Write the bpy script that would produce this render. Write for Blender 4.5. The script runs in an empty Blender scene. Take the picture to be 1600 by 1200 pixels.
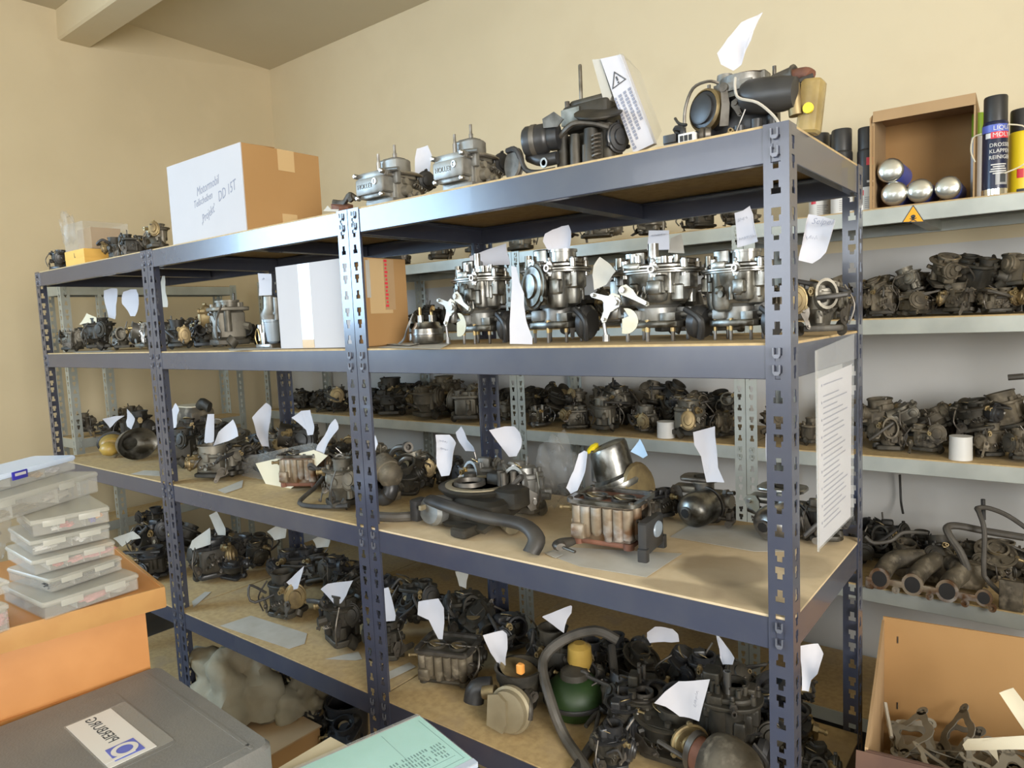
import bpy, bmesh, math, random
import numpy as np
from mathutils import Vector, Matrix, Euler
random.seed(7)
sc = bpy.context.scene
COL = sc.collection
# ------------------------------------------------------------------ camera
FPX = 1104.62
CM = np.array([[0.7887213479, -0.0210668408, 0.6143897978], [0.6131578617, 0.0988601032, -0.7837500345], [-0.0442275016, 0.9948783183, 0.0908903729]])
CC = np.array([0.3232811, -1.0946823, 1.5280652])
cd = bpy.data.cameras.new('camera'); cam = bpy.data.objects.new('camera', cd); COL.objects.link(cam)
cd.sensor_fit = 'HORIZONTAL'; cd.sensor_width = 36.0; cd.lens = FPX / 1600 * 36.0; cd.clip_start = 0.02; cd.clip_end = 60
m4 = Matrix([list(CM[0]) + [CC[0]], list(CM[1]) + [CC[1]], list(CM[2]) + [CC[2]], [0, 0, 0, 1]])
cam.matrix_world = m4; sc.camera = cam
# ------------------------------------------------------------------ light and exposure
sc.view_settings.view_transform = 'Standard'; sc.view_settings.look = 'None'
sc.view_settings.gamma = 1.0; sc.view_settings.use_curve_mapping = False
sc.view_settings.exposure = 0.30
w = bpy.data.worlds.new('sky'); sc.world = w; w.use_nodes = True
bg = w.node_tree.nodes['Background']; bg.inputs[0].default_value = (0.62, 0.80, 1.0, 1); bg.inputs[1].default_value = 2.0
def area(name, loc, target, sx, sy, power, color):
    l = bpy.data.lights.new(name, 'AREA'); l.shape = 'RECTANGLE'; l.size = sx; l.size_y = sy; l.energy = power; l.color = color
    o = bpy.data.objects.new(name, l); COL.objects.link(o); o.location = loc
    o.rotation_euler = (Vector(target) - Vector(loc)).to_track_quat('-Z', 'Y').to_euler()
    return o
# daylight through the window in the left wall and the two windows behind the camera
area('left_window_light', (-3.70, -2.45, 2.15), (0, -2.3, 1.9), 2.1, 1.2, 125, (0.47, 0.72, 1.0))
area('front_window_light', (-1.2, -3.9, 1.95), (-1.2, 0, 1.8), 2.2, 1.4, 36, (0.97, 0.98, 1.0))
area('right_window_light', (1.5, -3.9, 1.95), (1.0, 0, 1.7), 1.8, 1.4, 11, (1.0, 0.98, 0.95))
area('side_window_light', (2.5, -1.9, 1.95), (-3.8, -.4, 2.5), 1.6, 1.2, 150, (1.0, 0.97, 0.93))

# ------------------------------------------------------------------ measuring helpers: where a sight line of the photograph meets a real plane
def ray(x, y): return CM @ np.array([(x - 800) / FPX, -(y - 600) / FPX, -1.0])
def onX(x, y, X): v = ray(x, y); return Vector(CC + v * ((X - CC[0]) / v[0]))
def onY(x, y, Y): v = ray(x, y); return Vector(CC + v * ((Y - CC[1]) / v[1]))
def onZ(x, y, Z): v = ray(x, y); return Vector(CC + v * ((Z - CC[2]) / v[2]))
def pix(P):
    v = (np.asarray(P) - CC) @ CM
    return 800 + FPX * v[..., 0] / -v[..., 2], 600 - FPX * v[..., 1] / -v[..., 2]

# ------------------------------------------------------------------ materials
def mat(name, c, rough=.6, metal=0., c2=None, scale=8., detail=4., bump=0., bscale=60., rnd=0., lo=.4, hi=.65, spec=.5, alpha=1., coat=0., trans=0., c3=None, scale3=30., wave=None):
    m = bpy.data.materials.new(name); m.use_nodes = True; nt = m.node_tree; b = nt.nodes['Principled BSDF']
    N = nt.nodes.new; L = nt.links.new
    b.inputs['Roughness'].default_value = rough; b.inputs['Metallic'].default_value = metal
    b.inputs['Specular IOR Level'].default_value = spec; b.inputs['Alpha'].default_value = alpha
    b.inputs['Coat Weight'].default_value = coat; b.inputs['Transmission Weight'].default_value = trans
    tc = N('ShaderNodeTexCoord'); out = None
    b.inputs['Base Color'].default_value = (*c, 1)
    if c2 or rnd:
        rgb = N('ShaderNodeRGB'); rgb.outputs[0].default_value = (*c, 1); out = rgb.outputs[0]
    def layer(out, col, sc_, lo, hi, stretch=None):
        src = tc.outputs['Object']
        if stretch:
            mp = N('ShaderNodeMapping'); mp.inputs['Scale'].default_value = stretch; L(src, mp.inputs[0]); src = mp.outputs[0]
        n = N('ShaderNodeTexNoise'); n.inputs['Scale'].default_value = sc_; n.inputs['Detail'].default_value = detail; L(src, n.inputs['Vector'])
        r = N('ShaderNodeValToRGB'); r.color_ramp.elements[0].position = lo; r.color_ramp.elements[1].position = hi; L(n.outputs[0], r.inputs[0])
        x = N('ShaderNodeMix'); x.data_type = 'RGBA'; L(r.outputs[0], x.inputs[0]); L(out, x.inputs[6]); x.inputs[7].default_value = (*col, 1)
        return x.outputs[2]
    if c2: out = layer(out, c2, scale, lo, hi, wave)
    if c3: out = layer(out, c3, scale3, .52, .72)
    if rnd:
        oi = N('ShaderNodeObjectInfo'); mr = N('ShaderNodeMapRange'); mr.inputs[3].default_value = 1 - rnd; mr.inputs[4].default_value = 1 + rnd; L(oi.outputs['Random'], mr.inputs[0])
        h = N('ShaderNodeHueSaturation'); L(mr.outputs[0], h.inputs['Value']); L(out, h.inputs['Color']); out = h.outputs[0]
    if out: L(out, b.inputs['Base Color'])
    if bump:
        n = N('ShaderNodeTexNoise'); n.inputs['Scale'].default_value = bscale; n.inputs['Detail'].default_value = 4; L(tc.outputs['Object'], n.inputs['Vector'])
        bp = N('ShaderNodeBump'); bp.inputs['Strength'].default_value = bump; bp.inputs['Distance'].default_value = .003; L(n.outputs[0], bp.inputs['Height']); L(bp.outputs[0], b.inputs['Normal'])
    return m
M = {}
M['wall'] = mat('cream_plaster', (.64, .54, .36), .9, c2=(.59, .495, .325), scale=1.3, bump=.25, bscale=14, c3=(.615, .515, .34), scale3=5)
M['wall_grey'] = mat('grey_white_plaster', (.53, .515, .485), .9, c2=(.46, .44, .405), scale=1.6, bump=.25, bscale=14)
M['ceiling'] = mat('ceiling_plaster', (.60, .525, .38), .9, c2=(.55, .48, .34), scale=1.0, bump=.2, bscale=12)
M['floor'] = mat('concrete', (.065, .058, .05), .8, c2=(.04, .035, .03), scale=3, bump=.2)
M['rack'] = mat('slate_blue_paint', (.044, .049, .074), .22, 0.0, c2=(.052, .056, .078), scale=14, spec=.8, coat=.15)
M['galv'] = mat('galvanised_steel', (.46, .48, .44), .42, .45, c2=(.39, .41, .38), scale=9, bump=.03)
M['board'] = mat('chipboard', (.47, .34, .165), .75, c2=(.39, .275, .13), scale=60, bump=.15, bscale=220, c3=(.37, .275, .165), scale3=7)
M['edge'] = mat('raw_board_edge', (.66, .58, .44), .8)
M['stain'] = mat('oil_stained_chipboard', (.58, .455, .285), .7, c2=(.53, .41, .25), scale=30, bump=.12, bscale=220)
def add_stains(m, spots, col):
    nt = m.node_tree; b = nt.nodes['Principled BSDF']; N = nt.nodes.new; L = nt.links.new; tc = N('ShaderNodeTexCoord'); out = b.inputs['Base Color'].links[0].from_socket
    ns = N('ShaderNodeTexNoise'); ns.inputs['Scale'].default_value = 9; L(tc.outputs['Object'], ns.inputs['Vector'])
    for (x, y, rx, ry, k) in spots:
        mp = N('ShaderNodeMapping'); mp.vector_type = 'TEXTURE'; mp.inputs['Location'].default_value = (x, y, 0); mp.inputs['Scale'].default_value = (rx, ry, 1); L(tc.outputs['Object'], mp.inputs[0])
        ln = N('ShaderNodeVectorMath'); ln.operation = 'LENGTH'; L(mp.outputs[0], ln.inputs[0]); ad = N('ShaderNodeMath'); ad.operation = 'ADD'; L(ln.outputs['Value'], ad.inputs[0]); L(ns.outputs[0], ad.inputs[1])
        r = N('ShaderNodeMapRange'); r.inputs[1].default_value = 1.55; r.inputs[2].default_value = 1.25; r.inputs[3].default_value = 0; r.inputs[4].default_value = k; L(ad.outputs[0], r.inputs[0])
        x_ = N('ShaderNodeMix'); x_.data_type = 'RGBA'; L(r.outputs[0], x_.inputs[0]); L(out, x_.inputs[6]); x_.inputs[7].default_value = (*col, 1); out = x_.outputs[2]
    L(out, b.inputs['Base Color'])
add_stains(M['stain'], [(.83, .16, .10, .085, .75), (.93, .06, .10, .06, .6), (.80, .035, .08, .035, .5), (.55, .12, .07, .06, .25), (.95, .25, .05, .08, .4)], (.22, .165, .10))
M['alu'] = mat('cast_aluminium', (.29, .285, .26), .34, .9, c2=(.06, .053, .04), scale=20, lo=.38, hi=.62, bump=.12, bscale=90, rnd=.12)
M['hookpaint'] = mat('hook_paint_highlight', (.15, .155, .18), .25, .3)  # rack paint for the hooks, lightened so their highlights are in the colour
M['alu2'] = mat('bright_aluminium', (.36, .355, .33), .30, .95, c2=(.13, .115, .09), scale=20, bump=.06, rnd=.1)
M['zinc'] = mat('dusty_zinc', (.20, .182, .145), .5, .55, c2=(.08, .07, .052), scale=16, bump=.2, bscale=80, rnd=.25)
M['zinc2'] = mat('grey_zinc', (.27, .268, .25), .45, .6, c2=(.11, .10, .083), scale=14, bump=.15, bscale=80, rnd=.2)
M['grime'] = mat('oily_grime_shade', (.026, .023, .017), .55, .25, c2=(.062, .053, .038), scale=18, bump=.35, bscale=60, rnd=.3)  # real grime, its colour darkened further for the shade inside the shelves
M['brown'] = mat('brown_dust', (.115, .094, .062), .7, .15, c2=(.035, .028, .019), scale=15, bump=.35, bscale=60, rnd=.28, c3=(.20, .168, .12), scale3=38)
M['tan'] = mat('varnish_stained_alloy', (.29, .235, .165), .45, .45, c2=(.13, .065, .028), scale=13, lo=.42, hi=.6, bump=.2, c3=(.40, .38, .345), scale3=20)
M['steel'] = mat('steel', (.40, .39, .375), .3, .95, c2=(.20, .185, .165), scale=30, rnd=.2)
M['dsteel'] = mat('dull_steel', (.15, .135, .115), .45, .7, c2=(.07, .06, .048), scale=30, rnd=.25)
M['bolt'] = mat('zinc_plated', (.38, .375, .36), .32, .95)
M['gold'] = mat('yellow_chromate', (.40, .37, .27), .38, .8, c2=(.44, .43, .39), scale=20)
M['brass'] = mat('brass', (.58, .43, .19), .32, .9, c2=(.40, .29, .14), scale=25)
M['dbrass'] = mat('dull_brass', (.34, .26, .13), .5, .7, c2=(.19, .14, .075), scale=25)
M['copper'] = mat('rusty_red', (.20, .085, .05), .7, .2, c2=(.12, .05, .03), scale=25)
M['black'] = mat('black_plastic', (.018, .018, .019), .38, c2=(.035, .034, .033), scale=10)
M['rubber'] = mat('dusty_rubber', (.022, .020, .018), .55, c2=(.05, .045, .038), scale=16)
M['hose'] = mat('grey_brown_hose', (.085, .075, .062), .55, c2=(.05, .044, .035), scale=16)
M['void'] = mat('dark_bore', (.012, .011, .010), .6)
M['paper'] = mat('white_paper', (.50, .485, .505), .85)
M['paper2'] = mat('greyed_paper', (.44, .415, .36), .85, c2=(.38, .35, .29), scale=12)
M['cream'] = mat('cream_paper', (.64, .57, .41), .85)
M['blue_paper'] = mat('pale_blue_paper', (.45, .62, .80), .85)
M['turq'] = mat('turquoise_card', (.40, .80, .74), .6, c2=(.43, .83, .78), scale=20)
M['ink'] = mat('grey_ink', (.22, .23, .28), .8)
M['inkd'] = mat('dark_ink', (.05, .055, .06), .8)
M['inkt'] = mat('teal_ink', (.10, .26, .25), .8)
M['card'] = mat('brown_cardboard', (.36, .205, .078), .85, c2=(.345, .194, .072), scale=5, bump=.06, bscale=40)
M['card2'] = mat('light_cardboard', (.39, .255, .13), .85, c2=(.35, .225, .11), scale=6, bump=.06)
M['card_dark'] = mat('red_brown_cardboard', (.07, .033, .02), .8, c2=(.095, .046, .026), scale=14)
M['cardw'] = mat('white_printed_cardboard', (.45, .43, .43), .75, c2=(.43, .41, .41), scale=3)
M['tape'] = mat('clear_tape', (.50, .345, .17), .25)
M['btape'] = mat('pale_blue_tape', (.56, .68, .80), .25, c2=(.70, .76, .82), scale=30)
M['yellowc'] = mat('yellow_card', (.72, .43, .10), .8, c2=(.66, .39, .09), scale=8)
M['orange_wood'] = mat('orange_beech', (.50, .225, .068), .45, c2=(.45, .195, .055), scale=10, wave=(1, .12, 1), spec=.4)
M['edge_wood'] = mat('beech_edging', (.48, .26, .09), .45, c2=(.43, .22, .075), scale=14, wave=(1, .1, 1))
M['case'] = mat('grey_case_plastic', (.150, .150, .143), .5, c2=(.175, .172, .16), scale=7, bump=.25, bscale=260)
M['frost'] = mat('frosted_plastic', (.58, .57, .52), .35, alpha=.24)
M['frost2'] = mat('frosted_plastic_lid', (.60, .59, .52), .33, alpha=.42)
M['frostb'] = mat('clear_blue_lid', (.70, .80, .95), .2, alpha=.72)
M['clear'] = mat('clear_film', (.82, .84, .83), .12, alpha=.16)
M['bagfilm'] = mat('crinkled_film', (.45, .44, .41), .2, alpha=.15, bump=.5, bscale=35)
M['blue'] = mat('royal_blue', (.035, .03, .33), .4)
M['red'] = mat('red_plastic', (.50, .05, .045), .4)
M['orange'] = mat('orange_plastic', (.85, .36, .08), .4)
M['pink'] = mat('pink_parts', (.60, .25, .24), .5)
M['yellow'] = mat('yellow_plastic', (.80, .60, .02), .35)
M['yellow_dirty'] = mat('amber_plastic', (.30, .19, .04), .4, c2=(.40, .27, .06), scale=14)
M['amber'] = mat('translucent_amber', (.36, .26, .09), .25, alpha=.82, c2=(.20, .14, .05), scale=12)
M['green'] = mat('dark_green_paint', (.008, .022, .004), .55, c2=(.016, .042, .006), scale=6)
M['lime'] = mat('lime_plastic', (.24, .40, .02), .4)
M['white'] = mat('white_plastic', (.64, .63, .60), .4)
M['chrome'] = mat('chrome', (.78, .77, .74), .08, 1.0)
M['silverpaint'] = mat('silver_paint', (.62, .62, .58), .22, .9)
M['navy'] = mat('navy_label', (.012, .016, .045), .3)
M['bluelab'] = mat('blue_label', (.10, .14, .50), .3)
M['redlab'] = mat('red_label', (.62, .035, .05), .35)
M['greylab'] = mat('grey_label', (.30, .30, .30), .4)
M['sticker'] = mat('warning_orange', (.85, .40, .015), .5)
M['bagwhite'] = mat('dirty_white_sack', (.27, .245, .175), .8, c2=(.19, .15, .085), scale=7, bump=.4, bscale=30)
M['bluebowl'] = mat('grey_blue_cup', (.30, .36, .42), .35, c2=(.24, .28, .32), scale=12)
M['gasket'] = mat('grey_gasket_paper', (.21, .195, .16), .8, c2=(.15, .135, .105), scale=14, rnd=.3)
M['beige'] = mat('beige_cap', (.30, .255, .165), .5, .3, c2=(.24, .20, .125), scale=14)
M['lamp_glass'] = mat('window_glass', (.9, .95, 1), .05, alpha=.12)

# ------------------------------------------------------------------ mesh kit
def frame(d):
    d = Vector(d).normalized(); a = Vector((0, 0, 1)) if abs(d.z) < .9 else Vector((1, 0, 0))
    u = d.cross(a).normalized(); return u, d.cross(u).normalized(), d
class MB:
    def __init__(s): s.v = []; s.f = []
    def raw(s, vs, fs, m=None):
        o = len(s.v); s.v += [tuple(m @ Vector(p)) if m else tuple(p) for p in vs]; s.f += [tuple(i + o for i in f) for f in fs]; return s
    def ring(s, rings, cap0=True, cap1=True, m=None):
        n = len(rings[0]); vs = [p for r in rings for p in r]; fs = []
        for k in range(len(rings) - 1):
            for i in range(n):
                j = (i + 1) % n; fs.append((k * n + i, k * n + j, (k + 1) * n + j, (k + 1) * n + i))
        if cap0: fs.append(tuple(range(n - 1, -1, -1)))
        if cap1: fs.append(tuple((len(rings) - 1) * n + i for i in range(n)))
        return s.raw(vs, fs, m)
    def cyl(s, p0, p1, r0, r1=None, seg=12, cap=True, m=None):
        r1 = r0 if r1 is None else r1; p0 = Vector(p0); p1 = Vector(p1); u, v, d = frame(p1 - p0)
        R = lambda p, r: [p + u * (r * math.cos(2 * math.pi * i / seg)) + v * (r * math.sin(2 * math.pi * i / seg)) for i in range(seg)]
        return s.ring([R(p0, r0), R(p1, r1)], cap, cap, m)
    def lathe(s, prof, o=(0, 0, 0), d=(0, 0, 1), seg=20, m=None, cap0=True, cap1=True):
        u, v, d = frame(d); o = Vector(o)
        return s.ring([[o + d * z + u * (max(r, 1e-5) * math.cos(2 * math.pi * i / seg)) + v * (max(r, 1e-5) * math.sin(2 * math.pi * i / seg)) for i in range(seg)] for r, z in prof], cap0, cap1, m)
    def tube(s, pts, r, seg=8, m=None, smooth=True):
        P = [Vector(p) for p in pts]
        if smooth and len(P) > 2:
            Q = []
            for i in range(len(P) - 1):
                a = P[max(i - 1, 0)]; b = P[i]; c = P[i + 1]; e = P[min(i + 2, len(P) - 1)]
                for t in (0, .25, .5, .75):
                    Q.append(.5 * ((2 * b) + (c - a) * t + (2 * a - 5 * b + 4 * c - e) * t * t + (3 * b - a - 3 * c + e) * t ** 3))
            P = Q + [P[-1]]
        rings = []; u = None
        for i, p in enumerate(P):
            d = (P[min(i + 1, len(P) - 1)] - P[max(i - 1, 0)]).normalized()
            if u is None: u, v, _ = frame(d)
            else:
                u = (u - d * u.dot(d)).normalized(); v = d.cross(u)
            rr = r if not callable(r) else r(i / (len(P) - 1))
            rings.append([p + u * (rr * math.cos(2 * math.pi * k / seg)) + v * (rr * math.sin(2 * math.pi * k / seg)) for k in range(seg)])
        return s.ring(rings, True, True, m)
    def prism(s, out, z0, z1, m=None, ch=0.):
        n = len(out); cx = sum(p[0] for p in out) / n; cy = sum(p[1] for p in out) / n
        if not ch: return s.ring([[(x, y, z0) for x, y in out], [(x, y, z1) for x, y in out]], m=m)
        def ins(d): return [(x - (x - cx) / (math.hypot(x - cx, y - cy) + 1e-9) * d, y - (y - cy) / (math.hypot(x - cx, y - cy) + 1e-9) * d) for x, y in out]
        a = ins(ch)
        return s.ring([[(x, y, z0) for x, y in a], [(x, y, z0 + ch) for x, y in out], [(x, y, z1 - ch) for x, y in out], [(x, y, z1) for x, y in a]], m=m)
    def box(s, c, sz, m=None, r=0.0, ch=0.0):
        x, y, z = c; a, b, h = sz[0] / 2, sz[1] / 2, sz[2] / 2
        if r <= 0: out = [(x - a, y - b), (x + a, y - b), (x + a, y + b), (x - a, y + b)]
        else:
            r = min(r, a * .98, b * .98); out = []
            for cx, cy, a0 in ((x + a - r, y - b + r, -90), (x + a - r, y + b - r, 0), (x - a + r, y + b - r, 90), (x - a + r, y - b + r, 180)):
                for t in (0, 45, 90): out.append((cx + r * math.cos(math.radians(a0 + t)), cy + r * math.sin(math.radians(a0 + t))))
        return s.prism(out, z - h, z + h, m, min(ch, h * .9))
    def hexa(s, p0, p1, r, m=None): return s.cyl(p0, p1, r, seg=6, m=m)
    def screw(s, p, d=(0, 0, 1), r=.004, h=.003):
        p = Vector(p); d = Vector(d).normalized(); s.cyl(p - d * h, p + d * h * .5, r, r, 8); s.cyl(p + d * h * .5, p + d * h, r, r * .6, 8); return s
    def plate(s, out, th, m): return s.prism(out, -th / 2, th / 2, m)
    def spring(s, p0, p1, r, wr, turns=6):
        p0 = Vector(p0); p1 = Vector(p1); u, v, d = frame(p1 - p0); n = turns * 8
        return s.tube([p0.lerp(p1, i / n) + u * (r * math.cos(i * math.pi / 4)) + v * (r * math.sin(i * math.pi / 4)) for i in range(n + 1)], wr, 4, smooth=False)
    def mesh(s, name, ms, ang=38):
        me = bpy.data.meshes.new(name); me.from_pydata(s.v, [], s.f)
        bm = bmesh.new(); bm.from_mesh(me); bmesh.ops.recalc_face_normals(bm, faces=bm.faces); bm.to_mesh(me); bm.free()
        me.polygons.foreach_set('use_smooth', [True] * len(me.polygons)); me.set_sharp_from_angle(angle=math.radians(ang))
        for x in (ms if isinstance(ms, (list, tuple)) else [ms]): me.materials.append(x)
        return me
def link(name, me, parent=None, loc=None):
    o = bpy.data.objects.new(name, me); COL.objects.link(o)
    if parent: o.parent = parent
    if loc is not None: o.location = loc
    return o
def ob(name, mb, m, parent=None, loc=None, ang=38): return link(name, mb.mesh(name, M[m] if isinstance(m, str) else m, ang), parent, loc)
def tag(o, label, cat, group=None):
    o['label'] = label; o['category'] = cat
    if group: o['group'] = group
    return o
def thing(name, label, cat, loc=(0, 0, 0), rz=0, group=None):
    o = bpy.data.objects.new(name, None); COL.objects.link(o); o.location = loc; o.rotation_euler = (0, 0, rz); o.empty_display_size = .05
    return tag(o, label, cat, group)
def struct(name, mb, m): o = ob(name, mb, m); o['kind'] = 'structure'; return o
def RT(loc=(0, 0, 0), rx=0, ry=0, rz=0): return Matrix.Translation(Vector(loc)) @ Euler((rx, ry, rz), 'XYZ').to_matrix().to_4x4()
def basis(o, x, y, z=None):
    x = Vector(x).normalized(); z = Vector(z).normalized() if z else x.cross(Vector(y)).normalized(); y = z.cross(x).normalized()
    return Matrix(((x.x, y.x, z.x, o[0]), (x.y, y.y, z.y, o[1]), (x.z, y.z, z.z, o[2]), (0, 0, 0, 1)))
def text(name, body, size, m, mw, parent=None, shear=0., bend=None, ext=.0002, align='CENTER', sx=1., space=1.):
    cu = bpy.data.curves.new(name, 'FONT'); cu.body = body; cu.size = size; cu.align_x = align; cu.align_y = 'CENTER'; cu.shear = shear; cu.extrude = ext; cu.resolution_u = 2; cu.space_character = space
    t = bpy.data.objects.new(name, cu); COL.objects.link(t); dg = bpy.context.evaluated_depsgraph_get()
    me = bpy.data.meshes.new_from_object(t.evaluated_get(dg)); bpy.data.objects.remove(t); bpy.data.curves.remove(cu)
    for v in me.vertices:
        p = v.co.copy(); p.x *= sx
        if bend:
            a = p.x / bend; p = Vector((math.sin(a) * (bend + p.z), p.y, math.cos(a) * (bend + p.z) - bend))
        v.co = mw @ p
    me.materials.clear(); me.materials.append(M[m]); return link(name, me, parent)
def inv(parent):
    bpy.context.view_layer.update(); return parent.matrix_world.inverted()
# ------------------------------------------------------------------ room
def wall_grid(name, us, vs, holes, fn, m, th):
    mb = MB(); idx = {}
    def V(i, j, k):
        if (i, j, k) not in idx: idx[(i, j, k)] = len(mb.v); mb.v.append(tuple(fn(us[i], vs[j], k * th)))
        return idx[(i, j, k)]
    cells = {(i, j) for i in range(len(us) - 1) for j in range(len(vs) - 1)} - set(holes)
    for i, j in cells:
        for k in (0, 1): mb.f.append((V(i, j, k), V(i + 1, j, k), V(i + 1, j + 1, k), V(i, j + 1, k)))
        for di, dj, a, b in ((-1, 0, (i, j), (i, j + 1)), (1, 0, (i + 1, j), (i + 1, j + 1)), (0, -1, (i, j), (i + 1, j)), (0, 1, (i, j + 1), (i + 1, j + 1))):
            if (i + di, j + dj) not in cells: mb.f.append((V(*a, 0), V(*b, 0), V(*b, 1), V(*a, 1)))
    return struct(name, mb, m)
XL, XR, YF, YB, ZC = -3.8, 2.6, -4.0, 1.75, 3.215
mb = MB().box(((XL + XR) / 2, (YF + YB) / 2, -.05), (XR - XL + .4, YB - YF + .4, .1)); struct('floor', mb, 'floor')
mb = MB().box(((XL + XR) / 2, (YF + YB) / 2, ZC + .05), (XR - XL + .4, YB - YF + .4, .1)); struct('ceiling', mb, 'ceiling')
wb = wall_grid('wall_back', [XL - .2, -.8, XR + .2], [0, 1.72, ZC], [], lambda u, v, k: (u, YB + k, v), 'wall', .2)
wb.data.materials.append(M['wall_grey'])
for p in wb.data.polygons:
    if p.center.z < 1.5 and p.center.x > -3.7: p.material_index = 1
wall_grid('wall_left', [YF, -3.5, -1.4, YB], [0, 1.52, 2.75, ZC], [(1, 1)], lambda u, v, k: (XL - k, u, v), 'wall', .2)
wall_grid('wall_front', [XL, -2.3, -.1, .6, 2.4, XR], [0, 1.25, 2.65, ZC], [(1, 1), (3, 1)], lambda u, v, k: (u, YF - k, v), 'wall', .2)
wall_grid('wall_right', [YF, -2.7, -1.1, YB], [0, 1.35, 2.55, ZC], [(1, 1)], lambda u, v, k: (XR + k, u, v), 'wall', .2)
# ceiling beam and the sloping fillet between it and the corner
mb = MB().prism([(.50, 3.066), (.505, 3.07), (.505, ZC), (.48, ZC)], 0, 1); mb = MB()
mb.ring([[(XL, .505, ZC), (XL, .50, 3.075), (XL, .51, 3.066), (XL, .65, 3.066), (XL, .66, 3.075), (XL, .665, ZC)], [(XR, .505, ZC), (XR, .50, 3.075), (XR, .51, 3.066), (XR, .65, 3.066), (XR, .66, 3.075), (XR, .665, ZC)]])
struct('trim_1', mb, 'wall')
mb = MB().ring([[(XL, .66, 3.07), (XL + .10, .66, ZC), (XL, .66, ZC)], [(XL, YB, 3.205), (XL + .004, YB, ZC), (XL, YB, ZC)]]); struct('trim_2', mb, 'wall')
def window(n, o, u, W, H):
    # frame with a mullion, a transom and two panes; o = lower left corner, u = along
    u = Vector(u); z = Vector((0, 0, 1)); d = u.cross(z); R = Matrix(((u.x, d.x, 0, o[0]), (u.y, d.y, 0, o[1]), (0, 0, 1, o[2]), (0, 0, 0, 1)))
    mb = MB().box((W / 2, 0, .03), (W, .07, .06), R).box((W / 2, 0, H - .03), (W, .07, .06), R).box((.03, 0, H / 2), (.06, .07, H), R).box((W - .03, 0, H / 2), (.06, .07, H), R).box((W / 2, 0, H / 2), (.07, .06, H), R)
    f = struct('window_%d' % n, mb, 'white')
    for k in (0, 1): ob('window_pane', MB().box((W * (.25 + .5 * k), 0, H / 2), (W / 2 - .09, .006, H - .12), R), 'lamp_glass', f)
window(1, (XL - .1, -3.5, 1.52), (0, 1, 0), 2.1, 1.23); window(2, (-2.3, YF - .1, 1.25), (1, 0, 0), 2.2, 1.4); window(3, (.6, YF - .1, 1.25), (1, 0, 0), 1.8, 1.4); window(4, (XR + .1, -2.7, 1.35), (0, 1, 0), 1.6, 1.2)

# ------------------------------------------------------------------ boltless shelving
def post_mesh(name, H, sx, m, W=.038):
    zs = [0, H]; holes = []
    z = H - .090
    k = 0; seq = (.040, .028, .037)
    z = H - .018 - .010
    # two upper hook holes, then the repeating key-holes
    while z > .03:
        t = 'AVV'[(k + 1) % 3] if k >= 0 else 'A'
        if t == 'A': parts = [(z - .001, z + .010, .0042), (z - .010, z - .001, .0072)]
        else: parts = [(z - .001, z + .010, .0072), (z - .010, z - .001, .0042)]
        holes += parts; z -= seq[(k + 1) % 3]; k += 1
    for a, b, _ in holes: zs += [a, b]
    zs = sorted({round(v, 5) for v in zs}); c = W * .52; xs = [0, c - .0072, c - .0042, c + .0042, c + .0072, W]
    bm = bmesh.new(); vd = {}
    for side in (0, 1):
        def V(i, j):
            q = (side, i, j) if i else (0, 0, j)
            if q not in vd: vd[q] = bm.verts.new((sx * xs[i], 0, zs[j]) if side == 0 else (0, xs[i], zs[j]))
            return vd[q]
        for j in range(len(zs) - 1):
            mid = (zs[j] + zs[j + 1]) / 2; hw = 0
            for a, b, h in holes:
                if a < mid < b: hw = h
            for i in range(5):
                xm = (xs[i] + xs[i + 1]) / 2
                if hw and abs(xm - c) < hw: continue
                bm.faces.new((V(i, j), V(i + 1, j), V(i + 1, j + 1), V(i, j + 1)))
    bmesh.ops.recalc_face_normals(bm, faces=bm.faces)
    bmesh.ops.solidify(bm, geom=bm.faces[:], thickness=.0016)
    me = bpy.data.meshes.new(name); bm.to_mesh(me); bm.free(); me.materials.append(M[m]); return me
def beam_mb(L, h, lip=.022):
    # length along X from 0 to L, front plate at y = 0, folded lips to +y, top at z = 0
    sec = [(0, 0), (.0022, 0), (.0022, -.010), (lip, -.010), (lip, -.0115), (.0022, -.0115), (.0022, -h + .0018), (.016, -h + .0018), (.016, -h), (.0012, -h), (0, -h + .0012)]
    return MB().ring([[(x, y, z) for y, z in sec] for x in (0, L)])
def hook_mb():
    return MB().ring([[(x + k * .0015, -.0005 - .004 * math.sin(t), z) for x, z, t in ((-.0055, .007, .2), (-.0055, -.004, 1.3), (.0055, -.004, 1.3), (.0055, .007, .2), (.0035, .007, .2), (.003, -.001, 1.0), (-.003, -.001, 1.0), (-.0035, .007, .2))] for k in (0, 1)]) if False else \
        MB().prism([(-.0058, .008), (-.0058, -.004), (-.003, -.008), (.003, -.008), (.0058, -.004), (.0058, .008), (.0038, .008), (.0036, -.002), (-.0036, -.002), (-.0038, .008)], .0005, .0035, Matrix(((1, 0, 0, 0), (0, 0, -1, 0), (0, 1, 0, 0), (0, 0, 0, 1))))
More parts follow.
